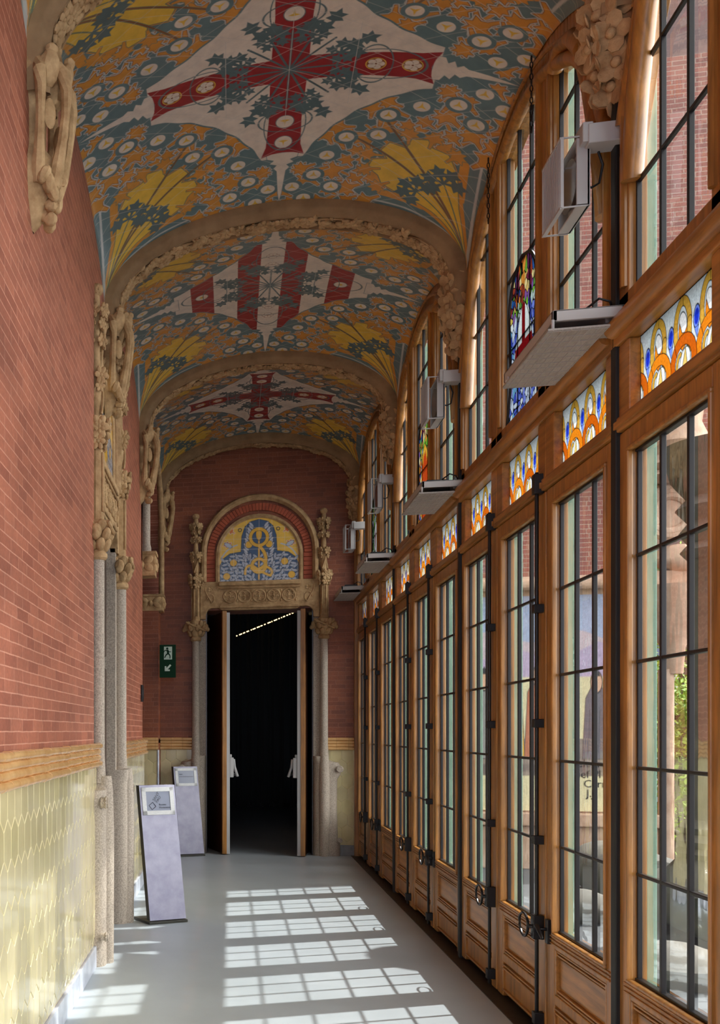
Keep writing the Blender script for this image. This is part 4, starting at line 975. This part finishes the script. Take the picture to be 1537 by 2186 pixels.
def paint_crest(kind):
    w, h = .62, .86; cv = Canvas(-w/2, w/2, 0, h, 205, 285, s2l((205, 222, 226))); BK = np.array(s2l((10, 10, 12)))
    X, Y = np.meshgrid(cv.x, cv.y); rs = np.random.RandomState({'george': 1, 'bars': 2, 'tree': 3}[kind])
    # leaded pebbles
    px = rs.uniform(-w/2, w/2, 330); py = rs.uniform(0, h, 330); d1 = np.full(X.shape, 9.); d2 = np.full(X.shape, 9.); ix = np.zeros(X.shape, int)
    for i in range(330):
        d = np.hypot((X-px[i])*1.25, Y-py[i]); c1 = d < d1; d2 = np.where(c1, d1, np.minimum(d2, d)); ix = np.where(c1, i, ix); d1 = np.where(c1, d, d1)
    top = [(222, 190, 110), (196, 96, 40), (120, 40, 70), (40, 90, 160), (150, 60, 40), (230, 150, 60), (90, 40, 80), (110, 170, 60), (236, 214, 150)]
    mid = [(120, 190, 60), (214, 190, 90), (190, 214, 210), (90, 150, 60), (130, 90, 160)]
    low = [(80, 100, 210), (120, 140, 230), (200, 214, 236), (150, 160, 226), (226, 236, 240), (110, 170, 215), (60, 80, 190)]
    if kind == 'bars': low = [(214, 150, 60), (236, 200, 110), (222, 120, 40), (240, 226, 180), (190, 90, 40), (90, 120, 200)]
    if kind == 'tree': low = [(40, 90, 50), (70, 120, 60), (30, 60, 40), (190, 210, 220), (120, 150, 90), (60, 90, 60)]; top = low+[(200, 170, 90)]; 
    cols = []
    for i in range(330):
        p = top if py[i] > .62 else mid if py[i] > .55 else low; cols.append(s2l(p[rs.randint(len(p))]))
    cv.a[:] = np.array(cols)[ix]; cv.put((slice(None), slice(None)), (d2-d1)*.5-.0028, BK)
    # shield (lozenge)
    sh = [(0, .60), (.06, .55), (.13, .44), (.17, .32), (.15, .24), (.0, .17), (-.15, .24), (-.17, .32), (-.13, .44), (-.06, .55)]
    if kind == 'george':
        cv.poly(sh, [(.006, BK), (0, s2l((226, 236, 236)))])
        q = (slice(None), slice(None)); S = np.interp(Y, [.16, .24, .32, .44, .55, .60], [0, .15, .17, .13, .06, 0])-np.abs(X)
        cv.put(q, np.maximum(-S, np.abs(X)-.03), s2l((120, 14, 20))); cv.put(q, np.maximum(-S, np.abs(Y-.34)-.045), s2l((120, 14, 20)))
    elif kind == 'bars':
        cv.poly([(0, .62), (.12, .52), (.15, .40), (.15, 0), (-.15, 0), (-.15, .40), (-.12, .52)], [(.006, BK), (0, s2l((240, 180, 60)))])
        for x in (-.09, -.03, .03, .09): cv.poly([(x-.022, 0), (x+.022, 0), (x+.022, .54-abs(x)), (x, .58-abs(x)), (x-.022, .54-abs(x))], [(.004, BK), (0, s2l((222, 48, 22)))])
    else:
        cv.poly([(0, .56), (.10, .46), (.12, .30), (.05, .24), (.12, .12), (.0, .02), (-.12, .12), (-.05, .24), (-.12, .30), (-.10, .46)], [(.006, BK), (0, s2l((226, 230, 236)))])
        cv.poly([(.0, .50), (.07, .40), (.06, .30), (.0, .24), (.07, .14), (.10, .16), (.02, .26)], [(.004, BK), (0, s2l((110, 30, 24)))])
    return cv
def crest_mask(X, Y):
    half = np.where(Y > .60, .26*np.sqrt(np.clip(1-((Y-.60)/.25)**2, 0, 1)), np.where(Y < .22, .22+.09*np.clip((.22-Y)/.22, 0, 1), .26-.04*np.clip((.60-Y)/.38, 0, 1)))
    return np.abs(X) <= half
def add_crest(par, kind, label):
    me = canvas_mesh('crest_glass', paint_crest(kind), lambda X, Y: np.stack([np.zeros_like(X)-.012, BAY/2+X, 3.30+Y], -1), M['stained'], crest_mask)
    o = bpy.data.objects.new('crest_glass', me); COL.objects.link(o); o.parent = par; o['label'] = label
    mb = MB(); ys = np.linspace(0, .85, 24); r_ = [(float(max([x for x in np.linspace(0, .32, 200) if crest_mask(np.array(x), np.array(y))] or [0])), float(y)) for y in ys]
    mb.tube([(-.016, BAY/2+x, 3.3+y) for x, y in r_]+[(-.016, BAY/2-x, 3.3+y) for x, y in reversed(r_)], .009, 6); mb.build('crest_lead', M['iron'], par)
tp, lp = make_transom(), make_lunette(); wn = 1
for k in range(-2, 3):
    a = tp if k == -2 else copy_tree(tp); b = lp if k == -2 else copy_tree(lp)
    for o in (a, b): o.location = (XW, YBK(k), 0)
    a.name = 'window_%d' % wn; b.name = 'window_%d' % (wn+5); wn += 1
    where = NAMEK.get(k, 'bay beside the camera, out of view')
    tag(a, 'stained glass transom lights in the '+where, 'window', 'stained glass transoms'); tag(b, 'tall arched upper window in the '+where, 'window', 'arched upper windows')
    if k == 0: add_crest(b, 'george', 'stained glass crest with a red cross on a white shield')
    if k == 1: add_crest(b, 'bars', 'stained glass crest with red and gold bars')
    if k == 2: add_crest(b, 'tree', 'stained glass crest in green and white')
# steel posts between the bays
for k in range(-1, 3):
    mb = MB(); y = YBK(k); mb.box(1.526, 1.60, y-.026, y+.026, 0, 4.16)
    tag(mb.build('trim_%d' % (k+3), M['black'], smooth=False, bevel=.004), 'black steel post between glazed bays, %s of four from the camera' % ('first', 'second', 'third', 'fourth')[k+1], 'post', 'black steel posts', 'structure')
mb = MB(); mb.box(1.50, 1.62, 12.80, YE, 0, 5.6); tag(mb.build('trim_6', M['wood'], smooth=False, bevel=.004), 'narrow wooden post where the glazed wall meets the end wall', 'post', kind='structure')
# sage green outer frame
for k in range(-1, 3):
    mb = MB(); y0 = YBK(k)
    for u in range(3):
        y = y0+U*u; mb.box(1.612, 1.672, y-.045, y+.045, 0, 4.9)
    mb.box(1.615, 1.66, y0, y0+BAY, 2.72, 2.80); mb.box(1.615, 1.66, y0, y0+BAY, 3.12, 3.26); mb.box(1.615, 1.65, y0, y0+BAY, 0, .5)
    tag(mb.build('trim_%d' % (k+8), M['green'], smooth=False, bevel=.006), 'sage green outer window frame outside the '+NAMEK[k], 'frame', 'green outer frames', 'structure')

# ------------------------------------------------------------------ light fittings
def make_flood():
    root = empty('floodlight'); mb = MB()
    mb.box(-.13, .03, -.045, .045, 3.93, 4.01); mb.box(-.15, -.11, -.04, .05, 3.94, 4.02); mb.build('bracket', M['whitem'], root, smooth=False, bevel=.004)
    mb = MB(); L = .24; z0, z1 = 3.70, 3.985
    mb.box(-.122, -.108, .0, L, z0, z1)
    for q in ((0, .010, z0, z1), (L-.010, L, z0, z1), (0, L, z0, z0+.010), (0, L, z1-.010, z1)): mb.box(-.16, -.11, *q)
    mb.build('housing', M['whitem'], root, smooth=False, bevel=.003)
    mb = MB(); mb.lathe([(.105, 0), (.09, .02), (.05, .03), (.0, .034)], 0, 0, 24, mtx=Matrix.Translation((-.155, L/2, (z0+z1)/2)) @ Matrix.Rotation(PI/2, 4, 'Y')); mb.build('reflector', M['lens'], root)
    mb = MB(); X = -.215
    for i in range(13): y = L*i/12; mb.box(X-.006, X+.006, y-.003, y+.003, z0, z1)
    mb.box(X-.008, X+.008, 0, L, z0-.005, z0+.005); mb.box(X-.008, X+.008, 0, L, z1-.005, z1+.005)
    for y in (.0, L):
        for z in (z0, z1): mb.tube([(X, y, z), (-.12, y, z)], .004, 5)
    mb.build('louvre', M['whitem'], root, smooth=False)
    mb = MB(); mb.tube([(-.07, .03, 3.93), (-.05, .04, 3.88), (-.06, .05, 3.81), (-.085, .06, 3.80), (-.11, .06, 3.81)], .005, 6); mb.build('cable', M['black'], root)
    return root
def make_panel(dep=.73):
    root = empty('panel_light'); mb = MB(); x0, x1 = -.27, .0; t = Matrix.Translation((0, 0, 3.235))
    mb.box(x0, x1, 0, .018, -.025, .02, t); mb.box(x0, x1, dep-.018, dep, -.025, .02, t); mb.box(x0, x0+.018, 0, dep, -.025, .02, t); mb.box(x1-.018, x1, 0, dep, -.025, .02, t)
    mb.box(x0, x1, 0, dep, .012, .02, t); mb.box(x1-.06, x1+.04, .05, .16, -.03, .03, t)
    mb.build('housing', M['whitem'], root, smooth=False, bevel=.003)
    mb = MB(); n = 9
    mb.box(x0-.02, x1+.02, -.01, dep-.06, -.066, -.058, t)
    mb.build('diffuser', M['louvre'], root, smooth=False)
    mb = MB()
    for i in range(n): x = x0+.0+(x1-x0)*i/(n-1); mb.box(x-.001, x+.001, -.012, dep-.058, -.069, -.064, t)
    for i in range(12): y = (dep-.06)*i/11; mb.box(x0-.02, x1+.02, y-.001, y+.001, -.069, -.064, t)
    for x, y in ((x0, 0), (x1, 0), (x0, dep-.08), (x1, dep-.08)): mb.tube([t @ Vector((x, y, -.06)), t @ Vector((x, y, -.02))], .006, 6)
    mb.build('wire_grid', M['whitem'], root, smooth=False)
    mb = MB(); mb.lathe([(.11, -.05), (.10, -.03), (.05, .0), (.0, .01)], -.14, dep*.32, 24, mtx=t); mb.build('reflector', M['lens'], root)
    mb = MB()
    for i in range(8): mb.box(-.22, -.08, .10+.018*i, .104+.018*i, .02, .05, t)
    mb.tube([t @ Vector(p) for p in ((-.12, .1, .05), (-.08, .06, .075), (-.04, .06, .06), (-.02, .08, .02))], .005, 6)
    mb.build('heat_sink', M['iron'], root, smooth=False)
    return root
fl = make_flood(); pl = make_panel(); ordn = ['nearest the camera', 'second from the camera', 'third from the camera', 'at the end wall']
for k in range(4):
    f_ = fl if k == 0 else copy_tree(fl); p_ = pl if k == 0 else copy_tree(pl)
    y = YBK(k)-.02 if k < 3 else 12.19
    f_.location = (1.545, y, 0); p_.location = (1.545, y-.07, 0)
    tag(f_, 'grey louvred floodlight on an arm high on the steel post, '+ordn[k], 'light', 'floodlights on the posts')
    tag(p_, 'flat grey panel light jutting from the post below the upper window, '+ordn[k], 'light', 'panel lights on the posts')
# hanging chains
for k, (yy, zt) in enumerate(((5.47, 4.98), (6.33, 4.95))):
    mb = MB(); 
    for i in range(13):
        z = zt-.03*i; n = 8; pts = [((.007*math.cos(2*PI*q/n) if i % 2 else 0), (0 if i % 2 else .007*math.cos(2*PI*q/n)), z+.017*math.sin(2*PI*q/n)) for q in range(n)]
        mb.tube(pts, .0032, 5, True)
    o = mb.build('chain', M['iron'], loc=(1.50, yy, 0)); tag(o, ['black chain hanging by the tallest upper window, the nearer of two', 'black chain hanging by the upper window frame, the farther of two'][k], 'chain', 'window chains')

# ------------------------------------------------------------------ information stands
def text(body, size, loc, rot, mat, parent, name='lettering'):
    cu = bpy.data.curves.new(name, 'FONT'); cu.body = body; cu.size = size; cu.extrude = .0006; cu.resolution_u = 2
    cu.materials.append(mat); f_ = bpy.data.objects.new('tmp', cu); COL.objects.link(f_); bpy.context.view_layer.update()
    me = bpy.data.meshes.new_from_object(f_.evaluated_get(bpy.context.evaluated_depsgraph_get())); bpy.data.objects.remove(f_)
    me.materials.clear(); me.materials.append(mat)
    o = bpy.data.objects.new(name, me); COL.objects.link(o); o.location = loc; o.rotation_euler = rot; o.parent = parent; return o
def info_stand(loc, rz, label, near):
    root = empty('info_stand', loc, rz, label=label, cat='information stand', group='slanting information stands')
    H = 1.105; L = .19; w = .165; t = .052
    def S(a, x, z, d=0): return (x, a+L*z/H+d, z)
    mb = MB(); vs = [(-w, 0, .03), (w, 0, .03), (w, t, .03), (-w, t, .03), (-w, L, H), (w, L, H), (w, L+t, H), (-w, L+t, H)]
    mb.cur = 0; mb.add(vs, [(0, 1, 5, 4)]); mb.cur = 1; mb.add(vs, [(0, 4, 7, 3), (2, 3, 7, 6), (1, 2, 6, 5), (0, 3, 2, 1)]); mb.cur = 0; mb.add(vs, [(4, 5, 6, 7)])
    mb.build('body', [M['lav'], M['olive']], root, smooth=False)
    mb = MB(); mb.box(-w-.01, w+.01, -.012, .26, 0, .022); mb.build('base_plate', M['olive'], root, smooth=False, bevel=.003)
    ang = math.atan2(L, H)
    fr = empty('screen_frame'); 
    mb = MB(); T = Matrix.Translation((0, L, H)) @ Matrix.Rotation(-ang, 4, 'X')
    # local frame: x right, z up the panel, y into it
    x0, x1, z0, z1 = -.148, .148, -.245, -.018
    for b in ((x0, x1, z0, z0+.035), (x0, x1, z1-.035, z1), (x0, x0+.038, z0, z1), (x1-.038, x1, z0, z1)): mb.box(b[0], b[1], -.006, .002, b[2], b[3], T)
    COL.objects.unlink(fr); bpy.data.objects.remove(fr)
    f_ = mb.build('screen_frame', M['steel'], root, smooth=False, bevel=.001)
    mb = MB(); mb.box(x0+.036, x1-.036, -.002, .002, z0+.033, z1-.033, T); sc = mb.build('screen', M['screen'], f_, smooth=False)
    R = Matrix.Rotation(-ang, 4, 'X') @ Matrix.Rotation(PI/2, 4, 'X')
    def tx(b, size, x, z, rr=0):
        m_ = T @ Matrix.Translation((x, -.0035, z)) @ Matrix.Rotation(PI/2, 4, 'X') @ Matrix.Rotation(rr, 4, 'Z'); o = text(b, size, m_.to_translation(), m_.to_euler(), M['ink'], sc); return o
    if near:
        tx('SANT', .034, -.035, -.135, .90); tx('PAU', .034, -.010, -.150, .90); tx('Recinte', .022, .005, -.168); tx('Modernista', .022, .005, -.192)
        mb = MB(); c = Vector((-.055, 0, -.170)); q = [(-.032, .004), (.004, .030), (.030, -.006), (-.006, -.032)]
        for i in range(4):
            a, b = q[i], q[(i+1) % 4]; mb.tube([T @ Vector((c.x+a[0], -.004, c.z+a[1])), T @ Vector((c.x+b[0], -.004, c.z+b[1]))], .0022, 5)
        mb.build('logo', M['ink'], sc)
    else:
        tx('SANT', .02, -.095, -.105); mb = MB(); mb.box(-.10, .10, -.0035, -.0025, -.131, -.125, T); mb.build('text_line', M['ink'], sc)
    return root
info_stand((-.49, 8.02, 0), math.radians(33), 'slanting lavender grey information stand nearer the camera with a logo on its screen', True)
info_stand((-.46, 12.38, 0), math.radians(30), 'slanting lavender grey information stand beside the doorway, partly hidden by the other', False)

# ------------------------------------------------------------------ emergency exit sign
root = empty('exit_sign', (-.765, 12.40, 2.22), label='green and white emergency exit sign hanging at the alcove corner', cat='sign')
mb = MB(); mb.box(-.10, .10, 0, .03, 0, .41); mb.build('sign_box', M['signg'], root, smooth=False, bevel=.003)
mb = MB(); mb.box(-.045, .055, -.004, 0, .225, .385); o = mb.build('doorway_symbol', M['signw'], root, smooth=False)
mb = MB()
mb.lathe([(.0, -.001), (.014, -.001), (.014, .001), (0, .001)], 0, 0, 14, mtx=Matrix.Translation((-.004, -.006, .362)) @ Matrix.Rotation(PI/2, 4, 'X'))
def lim(p, q, r0, r1):
    p, q = Vector(p), Vector(q); d = (q-p).normalized(); n = Vector((-d.y, d.x)); mb.prism([tuple(p+n*r0), tuple(q+n*r1), tuple(q-n*r1), tuple(p-n*r0)], 1, -.008, -.004)
lim((-.002, .345), (.008, .298), .013, .011); lim((-.002, .342), (-.038, .335), .006, .005); lim((-.038, .335), (-.048, .312), .005, .004); lim((.0, .342), (.022, .318), .006, .005); lim((.022, .318), (.042, .322), .005, .004)
lim((.008, .302), (-.020, .280), .009, .007); lim((-.020, .280), (-.036, .245), .007, .005); lim((.008, .302), (.030, .272), .009, .007); lim((.030, .272), (.030, .235), .007, .005)
o = mb.build('running_figure_symbol', M['signg'], root, smooth=False)
mb = MB(); mb.prism([(.045, .150), (.030, .165), (-.015, .118), (-.015, .142), (-.035, .142), (-.035, .080), (.028, .080), (.028, .100), (.002, .100)], 1, -.004, 0); mb.build('arrow_symbol', M['signw'], root, smooth=False)

# ------------------------------------------------------------------ outdoors
mb = MB(); mb.box(1.66, 30, -6, 40, -.3, -.06); tag(mb.build('ground', M['ext_floor'], smooth=False), 'pale paved terrace outside the windows', 'terrace', kind='structure')
# pavilion wing
root = empty('pavilion_wing', (2.9, 12.6, 0), label='brick and stone wing with a mosaic panel seen through the windows', cat='building')
mb = MB(); mb.box(-1.2, 1.82, 0, 3, 3.3, 4.7); mb.box(-1.2, 2.6, -.1, 3, 4.7, 9.2); mb.build('brick_wall', M['ext_brick'], root, smooth=False)
mb = MB(); mb.box(-1.2, 1.85, -.12, 3, -.06, .45); mb.box(-1.2, 1.90, -.18, 3, .45, .60); mb.box(-1.2, 1.80, -.02, 3, .6, 3.35); mb.box(-1.2, 1.86, -.12, 3, 3.2, 3.35); mb.box(-1.2, 2.65, -.18, 3, 4.55, 4.75)
mb.tube([(x, -.12, 3.26) for x in (-1.2, 1.85)], .07, 12)
mb.build('stone_plinth', M['ext_pink'], root, smooth=False, bevel=.015)
mb = MB(); mb.box(3, 5.2, 17, 20, -.1, 15.5); mb.box(5.2, 8, 17, 20, 3.9, 15.5); mb.box(2.9, 8.1, 16.9, 20.1, 15.5, 15.8); mb.box(3, 8, 16.9, 17, 9.0, 9.25)
tag(mb.build('brick_building', M['ext_brick2'], smooth=False), 'tall brick building behind the mosaic wing', 'building')
# mosaic panel
def paint_mosaic():
    cv = Canvas(0, 2.2, 0, 1.85, 300, 250, s2l((226, 214, 168))); T = lambda *c: s2l(c)
    X, Y = np.meshgrid(cv.x, cv.y); A = (slice(None), slice(None))
    cv.put(A, 1.25-Y, T(206, 186, 190)); cv.put(A, 1.5-Y+.05*np.sin(X*6), T(168, 180, 206)); 
    cv.poly([(0, 1.25), (.5, 1.42), (1.1, 1.28), (1.6, 1.45), (2.2, 1.3), (2.2, 1.15), (0, 1.15)], [(0, T(190, 170, 196))])
    cv.put(A, np.maximum(Y-.62, .30-Y), T(150, 132, 118)); cv.put(A, np.maximum(Y-.40, .32-Y+.02*np.sin(X*20)), T(120, 104, 96))
    rs = random.Random(4)
    for i, x in enumerate((.18, .52, .86, 1.20, 1.58, 1.95)):
        c = [(150, 146, 140), (232, 178, 64), (188, 110, 72), (214, 208, 196), (110, 104, 110), (196, 150, 90)][i]; h = rs.uniform(.95, 1.12)
        cv.poly([(x-.17, .45), (x+.17, .45), (x+.13, h), (x+.06, h+.10), (x-.06, h+.10), (x-.13, h)], [(.008, T(70, 60, 56)), (0, T(*c))])
        cv.oval((x, h+.14), .065, .085, [(.012, T(40, 36, 40)), (0, T(226, 178, 144))]); cv.poly([(x-.07, h+.16), (x, h+.26), (x+.07, h+.16), (x+.05, h+.19), (x-.05, h+.19)], [(0, T(44, 40, 44))])
        for q in range(4): xx = x-.1+.06*q; cv.stroke([(xx, .5), (xx+.02, h-.1)], .005, T(int(c[0]*.75), int(c[1]*.75), int(c[2]*.75)))
    sp = RNG.uniform(.86, 1.12, cv.a.shape[:2])[..., None]; cv.a *= sp; return cv
me = canvas_mesh('mosaic_panel', paint_mosaic(), lambda X, Y: np.stack([X*.86-.12, np.zeros_like(X)-.03, .62+Y*1.36], -1), mat_vcol('mosaic', .6, .1))
mo = bpy.data.objects.new('mosaic_panel', me); COL.objects.link(mo); mo.parent = root; mo['label'] = 'mosaic of robed figures above lettering on pale yellow'
for i, (s_, x_, z_) in enumerate((('celebra', .98, 1.135), ('Josuef Pl', .86, 1.01), ('Carrer', 1.10, .90), ('J.J.', 1.13, .79))):
    text(s_, .125, (x_, -.035, z_), (PI/2, 0, 0), M['black'], mo)
# volute corbel on the wing corner
mb = MB()
mb.tube([(1.95+.30*math.cos(t)*(1-.025*t), -.14, 4.02+.30*math.sin(t)*(1-.025*t)) for t in [i*.3 for i in range(56)]], .05, 8); mb.ell((1.95, -.1, 4.02), (.24, .06, .24))
mb.lathe([(.24, 4.35), (.36, 4.4), (.30, 4.46), (.38, 4.52), (.33, 4.62), (.40, 4.75), (.3, 5.0), (.34, 5.3)], 1.95, -.15, 18)
mb.ell((2.05, -.12, 3.5), (.26, .2, .17)); mb.flower((2.2, -.25, 3.62), (.3, -1, 0), .13, 6, .5); mb.box(1.7, 2.25, -.2, .1, 3.15, 3.36)
mb.lathe([(.10, 2.2), (.12, 2.5), (.22, 2.72), (.25, 2.9), (.28, 3.2)], 2.0, -.1, 14); mb.ell((2.05, -.2, 2.78), (.2, .12, .13)); mb.lathe([(.08, -.06), (.08, 2.25)], 1.93, -.1, 12)
mb.build('volute_corbel', M['ext_pink'], root)
# big stone columns and rounded parapet
def ext_column(x, y, label):
    r = empty('stone_column', (x, y, -.06), label=label, cat='column', group='stone columns on the terrace')
    mb = MB(); mb.lathe([(.26, .95), (.25, 1.0), (.235, 2.9), (.25, 2.95)], 0, 0, 28); mb.build('shaft', M['ext_stone'], r)
    mb = MB(); mb.lathe([(.44, .40), (.40, .55), (.31, .66), (.33, .70), (.30, .74), (.33, .79), (.29, .84), (.31, .89), (.26, .95)], 0, 0, 28); mb.build('base', M['ext_stone'], r)
    mb = MB(); mb.lathe([(.25, 2.9), (.30, 2.96), (.25, 3.02), (.31, 3.10), (.25, 3.18), (.33, 3.28), (.26, 3.36), (.36, 3.5), (.42, 3.75)], 0, 0, 28); mb.build('capital', M['ext_stone'], r)
ext_column(3.62, 8.3, 'grey stone column standing on the parapet beyond the nearest window')
ext_column(3.72, 5.0, 'grey stone column on the parapet cut by the right edge of the picture')
for i, (y0, y1) in enumerate(((3.4, 6.6), (6.75, 9.6), (9.75, 11.3))):
    mb = MB(); n = 20; m = 18; vs = []
    for a in range(n+1):
        t = a/n; y = y0+(y1-y0)*t; e = min(1, math.sqrt(max(0, 1-(2*t-1)**12))+.02); 
        for b in range(m): g = 2*PI*b/m; vs.append((3.72+.36*e*math.cos(g), y, .10+.34*e*math.sin(g)*(1 if math.sin(g) > 0 else .5)))
    mb.add(vs, [(a*m+b, (a+1)*m+b, (a+1)*m+(b+1) % m, a*m+(b+1) % m) for a in range(n) for b in range(m)]+[tuple(range(m)), tuple(n*m+b for b in range(m-1, -1, -1))])
    tag(mb.build('parapet_stone', M['ext_stone']), 'rounded grey stone parapet bench, %s of three seen through the doors' % ('nearest', 'middle', 'farthest')[i], 'parapet', 'rounded parapet stones')
for i, (x, y, r) in enumerate(((2.75, 7.0, .28), (2.9, 9.2, .24))):
    mb = MB(); mb.lathe([(r*.7, -.06), (r, .02), (r*1.02, .08), (r*.8, .16), (r*.4, .20), (0, .21)], x, y, 20); tag(mb.build('stone_footing', M['ext_stone']), ['low rounded stone on the terrace paving, nearer one', 'low rounded stone on the terrace paving, farther one'][i], 'stone')
# tree
def tree(x, y, H, R, label, seed):
    r = empty('tree', (x, y, -.06), label=label, cat='tree'); rs = random.Random(seed); mb = MB()
    mb.tube([(0, 0, 0), (.05, .03, H*.25), (-.03, 0, H*.5), (.02, .05, H*.8)], [.14, .11, .07, .03], 9); tips = []
    for i in range(26):
        a = rs.uniform(0, 2*PI); z = H*rs.uniform(.12, .8); d = R*rs.uniform(.5, 1); e = Vector((d*math.cos(a), d*math.sin(a), z+rs.uniform(.1, .7)))
        mid = Vector((d*.45*math.cos(a+.3), d*.45*math.sin(a+.3), z+.05)); mb.tube([(0, 0, z), mid, e], [.04, .025, .008], 6); tips += [mid, e, (mid+e)/2]
    mb.build('trunk', M['bark'], r); P = []
    for t in tips:
        for _ in range(75): P.append(t+Vector((rs.gauss(0, .24), rs.gauss(0, .24), rs.gauss(0, .22))))
    P = np.array(P); n = len(P); rg = np.random.RandomState(seed); A = rg.normal(size=(n, 3)); A /= np.linalg.norm(A, axis=1)[:, None]; B = np.cross(A, rg.normal(size=(n, 3))); B /= np.linalg.norm(B, axis=1)[:, None]
    s_ = rg.uniform(.025, .05, (n, 1)); V = np.stack([P-A*s_, P+B*s_*.5, P+A*s_, P-B*s_*.5], 1).reshape(-1, 3)
    me = grid_mesh('foliage', V, np.arange(4*n).reshape(-1, 4), np.ones((4*n, 3)), M['leaf']); o = bpy.data.objects.new('foliage', me); COL.objects.link(o); o.parent = r
tree(6.2, 15.4, 4.4, 1.3, 'light green spring tree seen through the nearest glazed door', 5)
tree(5.3, 13.6, 2.6, .6, 'small green tree in front of the taller tree', 6)
root = empty('distant_building', (11, 30, 0), label='pale distant building with dark windows behind the trees', cat='building')
mb = MB(); mb.box(-9, 10, 0, 3, -.1, 9); mb.build('wall', M['plaster'], root, smooth=False)
for i in range(9):
    for j in range(3):
        mb = MB(); mb.box(-8+i*2, -7+i*2, -.05, .05, 1+j*2.6, 2.6+j*2.6); mb.build('window_pane', M['screen'], root, smooth=False)

# ------------------------------------------------------------------ light
sd = Vector((-.62, -.31, -1)).normalized()
sun = bpy.data.lights.new('sun', 'SUN'); sun.energy = 7.0; sun.angle = .012; sun.color = (1, .985, .96)
so = bpy.data.objects.new('sun', sun); COL.objects.link(so); so.rotation_euler = sd.to_track_quat('-Z', 'Y').to_euler()
w = bpy.data.worlds.new('sky'); scene.world = w; w.use_nodes = True; nt = w.node_tree; bg = nt.nodes['Background']
tc = nt.nodes.new('ShaderNodeTexCoord'); dt = nt.nodes.new('ShaderNodeVectorMath'); dt.operation = 'DOT_PRODUCT'; dt.inputs[1].default_value = Vector((.80, -.10, .59)).normalized()
nt.links.new(tc.outputs['Generated'], dt.inputs[0]); rp = nt.nodes.new('ShaderNodeValToRGB'); mr = nt.nodes.new('ShaderNodeMapRange'); mr.inputs[1].default_value = -1; mr.inputs[2].default_value = 1
nt.links.new(dt.outputs['Value'], mr.inputs[0]); nt.links.new(mr.outputs[0], rp.inputs[0]); e = rp.color_ramp.elements
e[0].position = .35; e[0].color = (.10, .12, .15, 1); e[1].position = .98; e[1].color = (1, 1, 1, 1); n_ = e.new(.62); n_.color = (.26, .30, .36, 1)
nt.links.new(rp.outputs[0], bg.inputs[0]); bg.inputs[1].default_value = 5.0
vs = scene.view_settings; vs.view_transform = 'Standard'; vs.look = 'None'; vs.gamma = 1; vs.use_curve_mapping = False; vs.exposure = .9
cy = scene.cycles; cy.max_bounces = 9; cy.diffuse_bounces = 5; cy.glossy_bounces = 4; cy.transmission_bounces = 4; cy.transparent_max_bounces = 16; cy.sample_clamp_indirect = 8
cy.caustics_reflective = False; cy.caustics_refractive = False
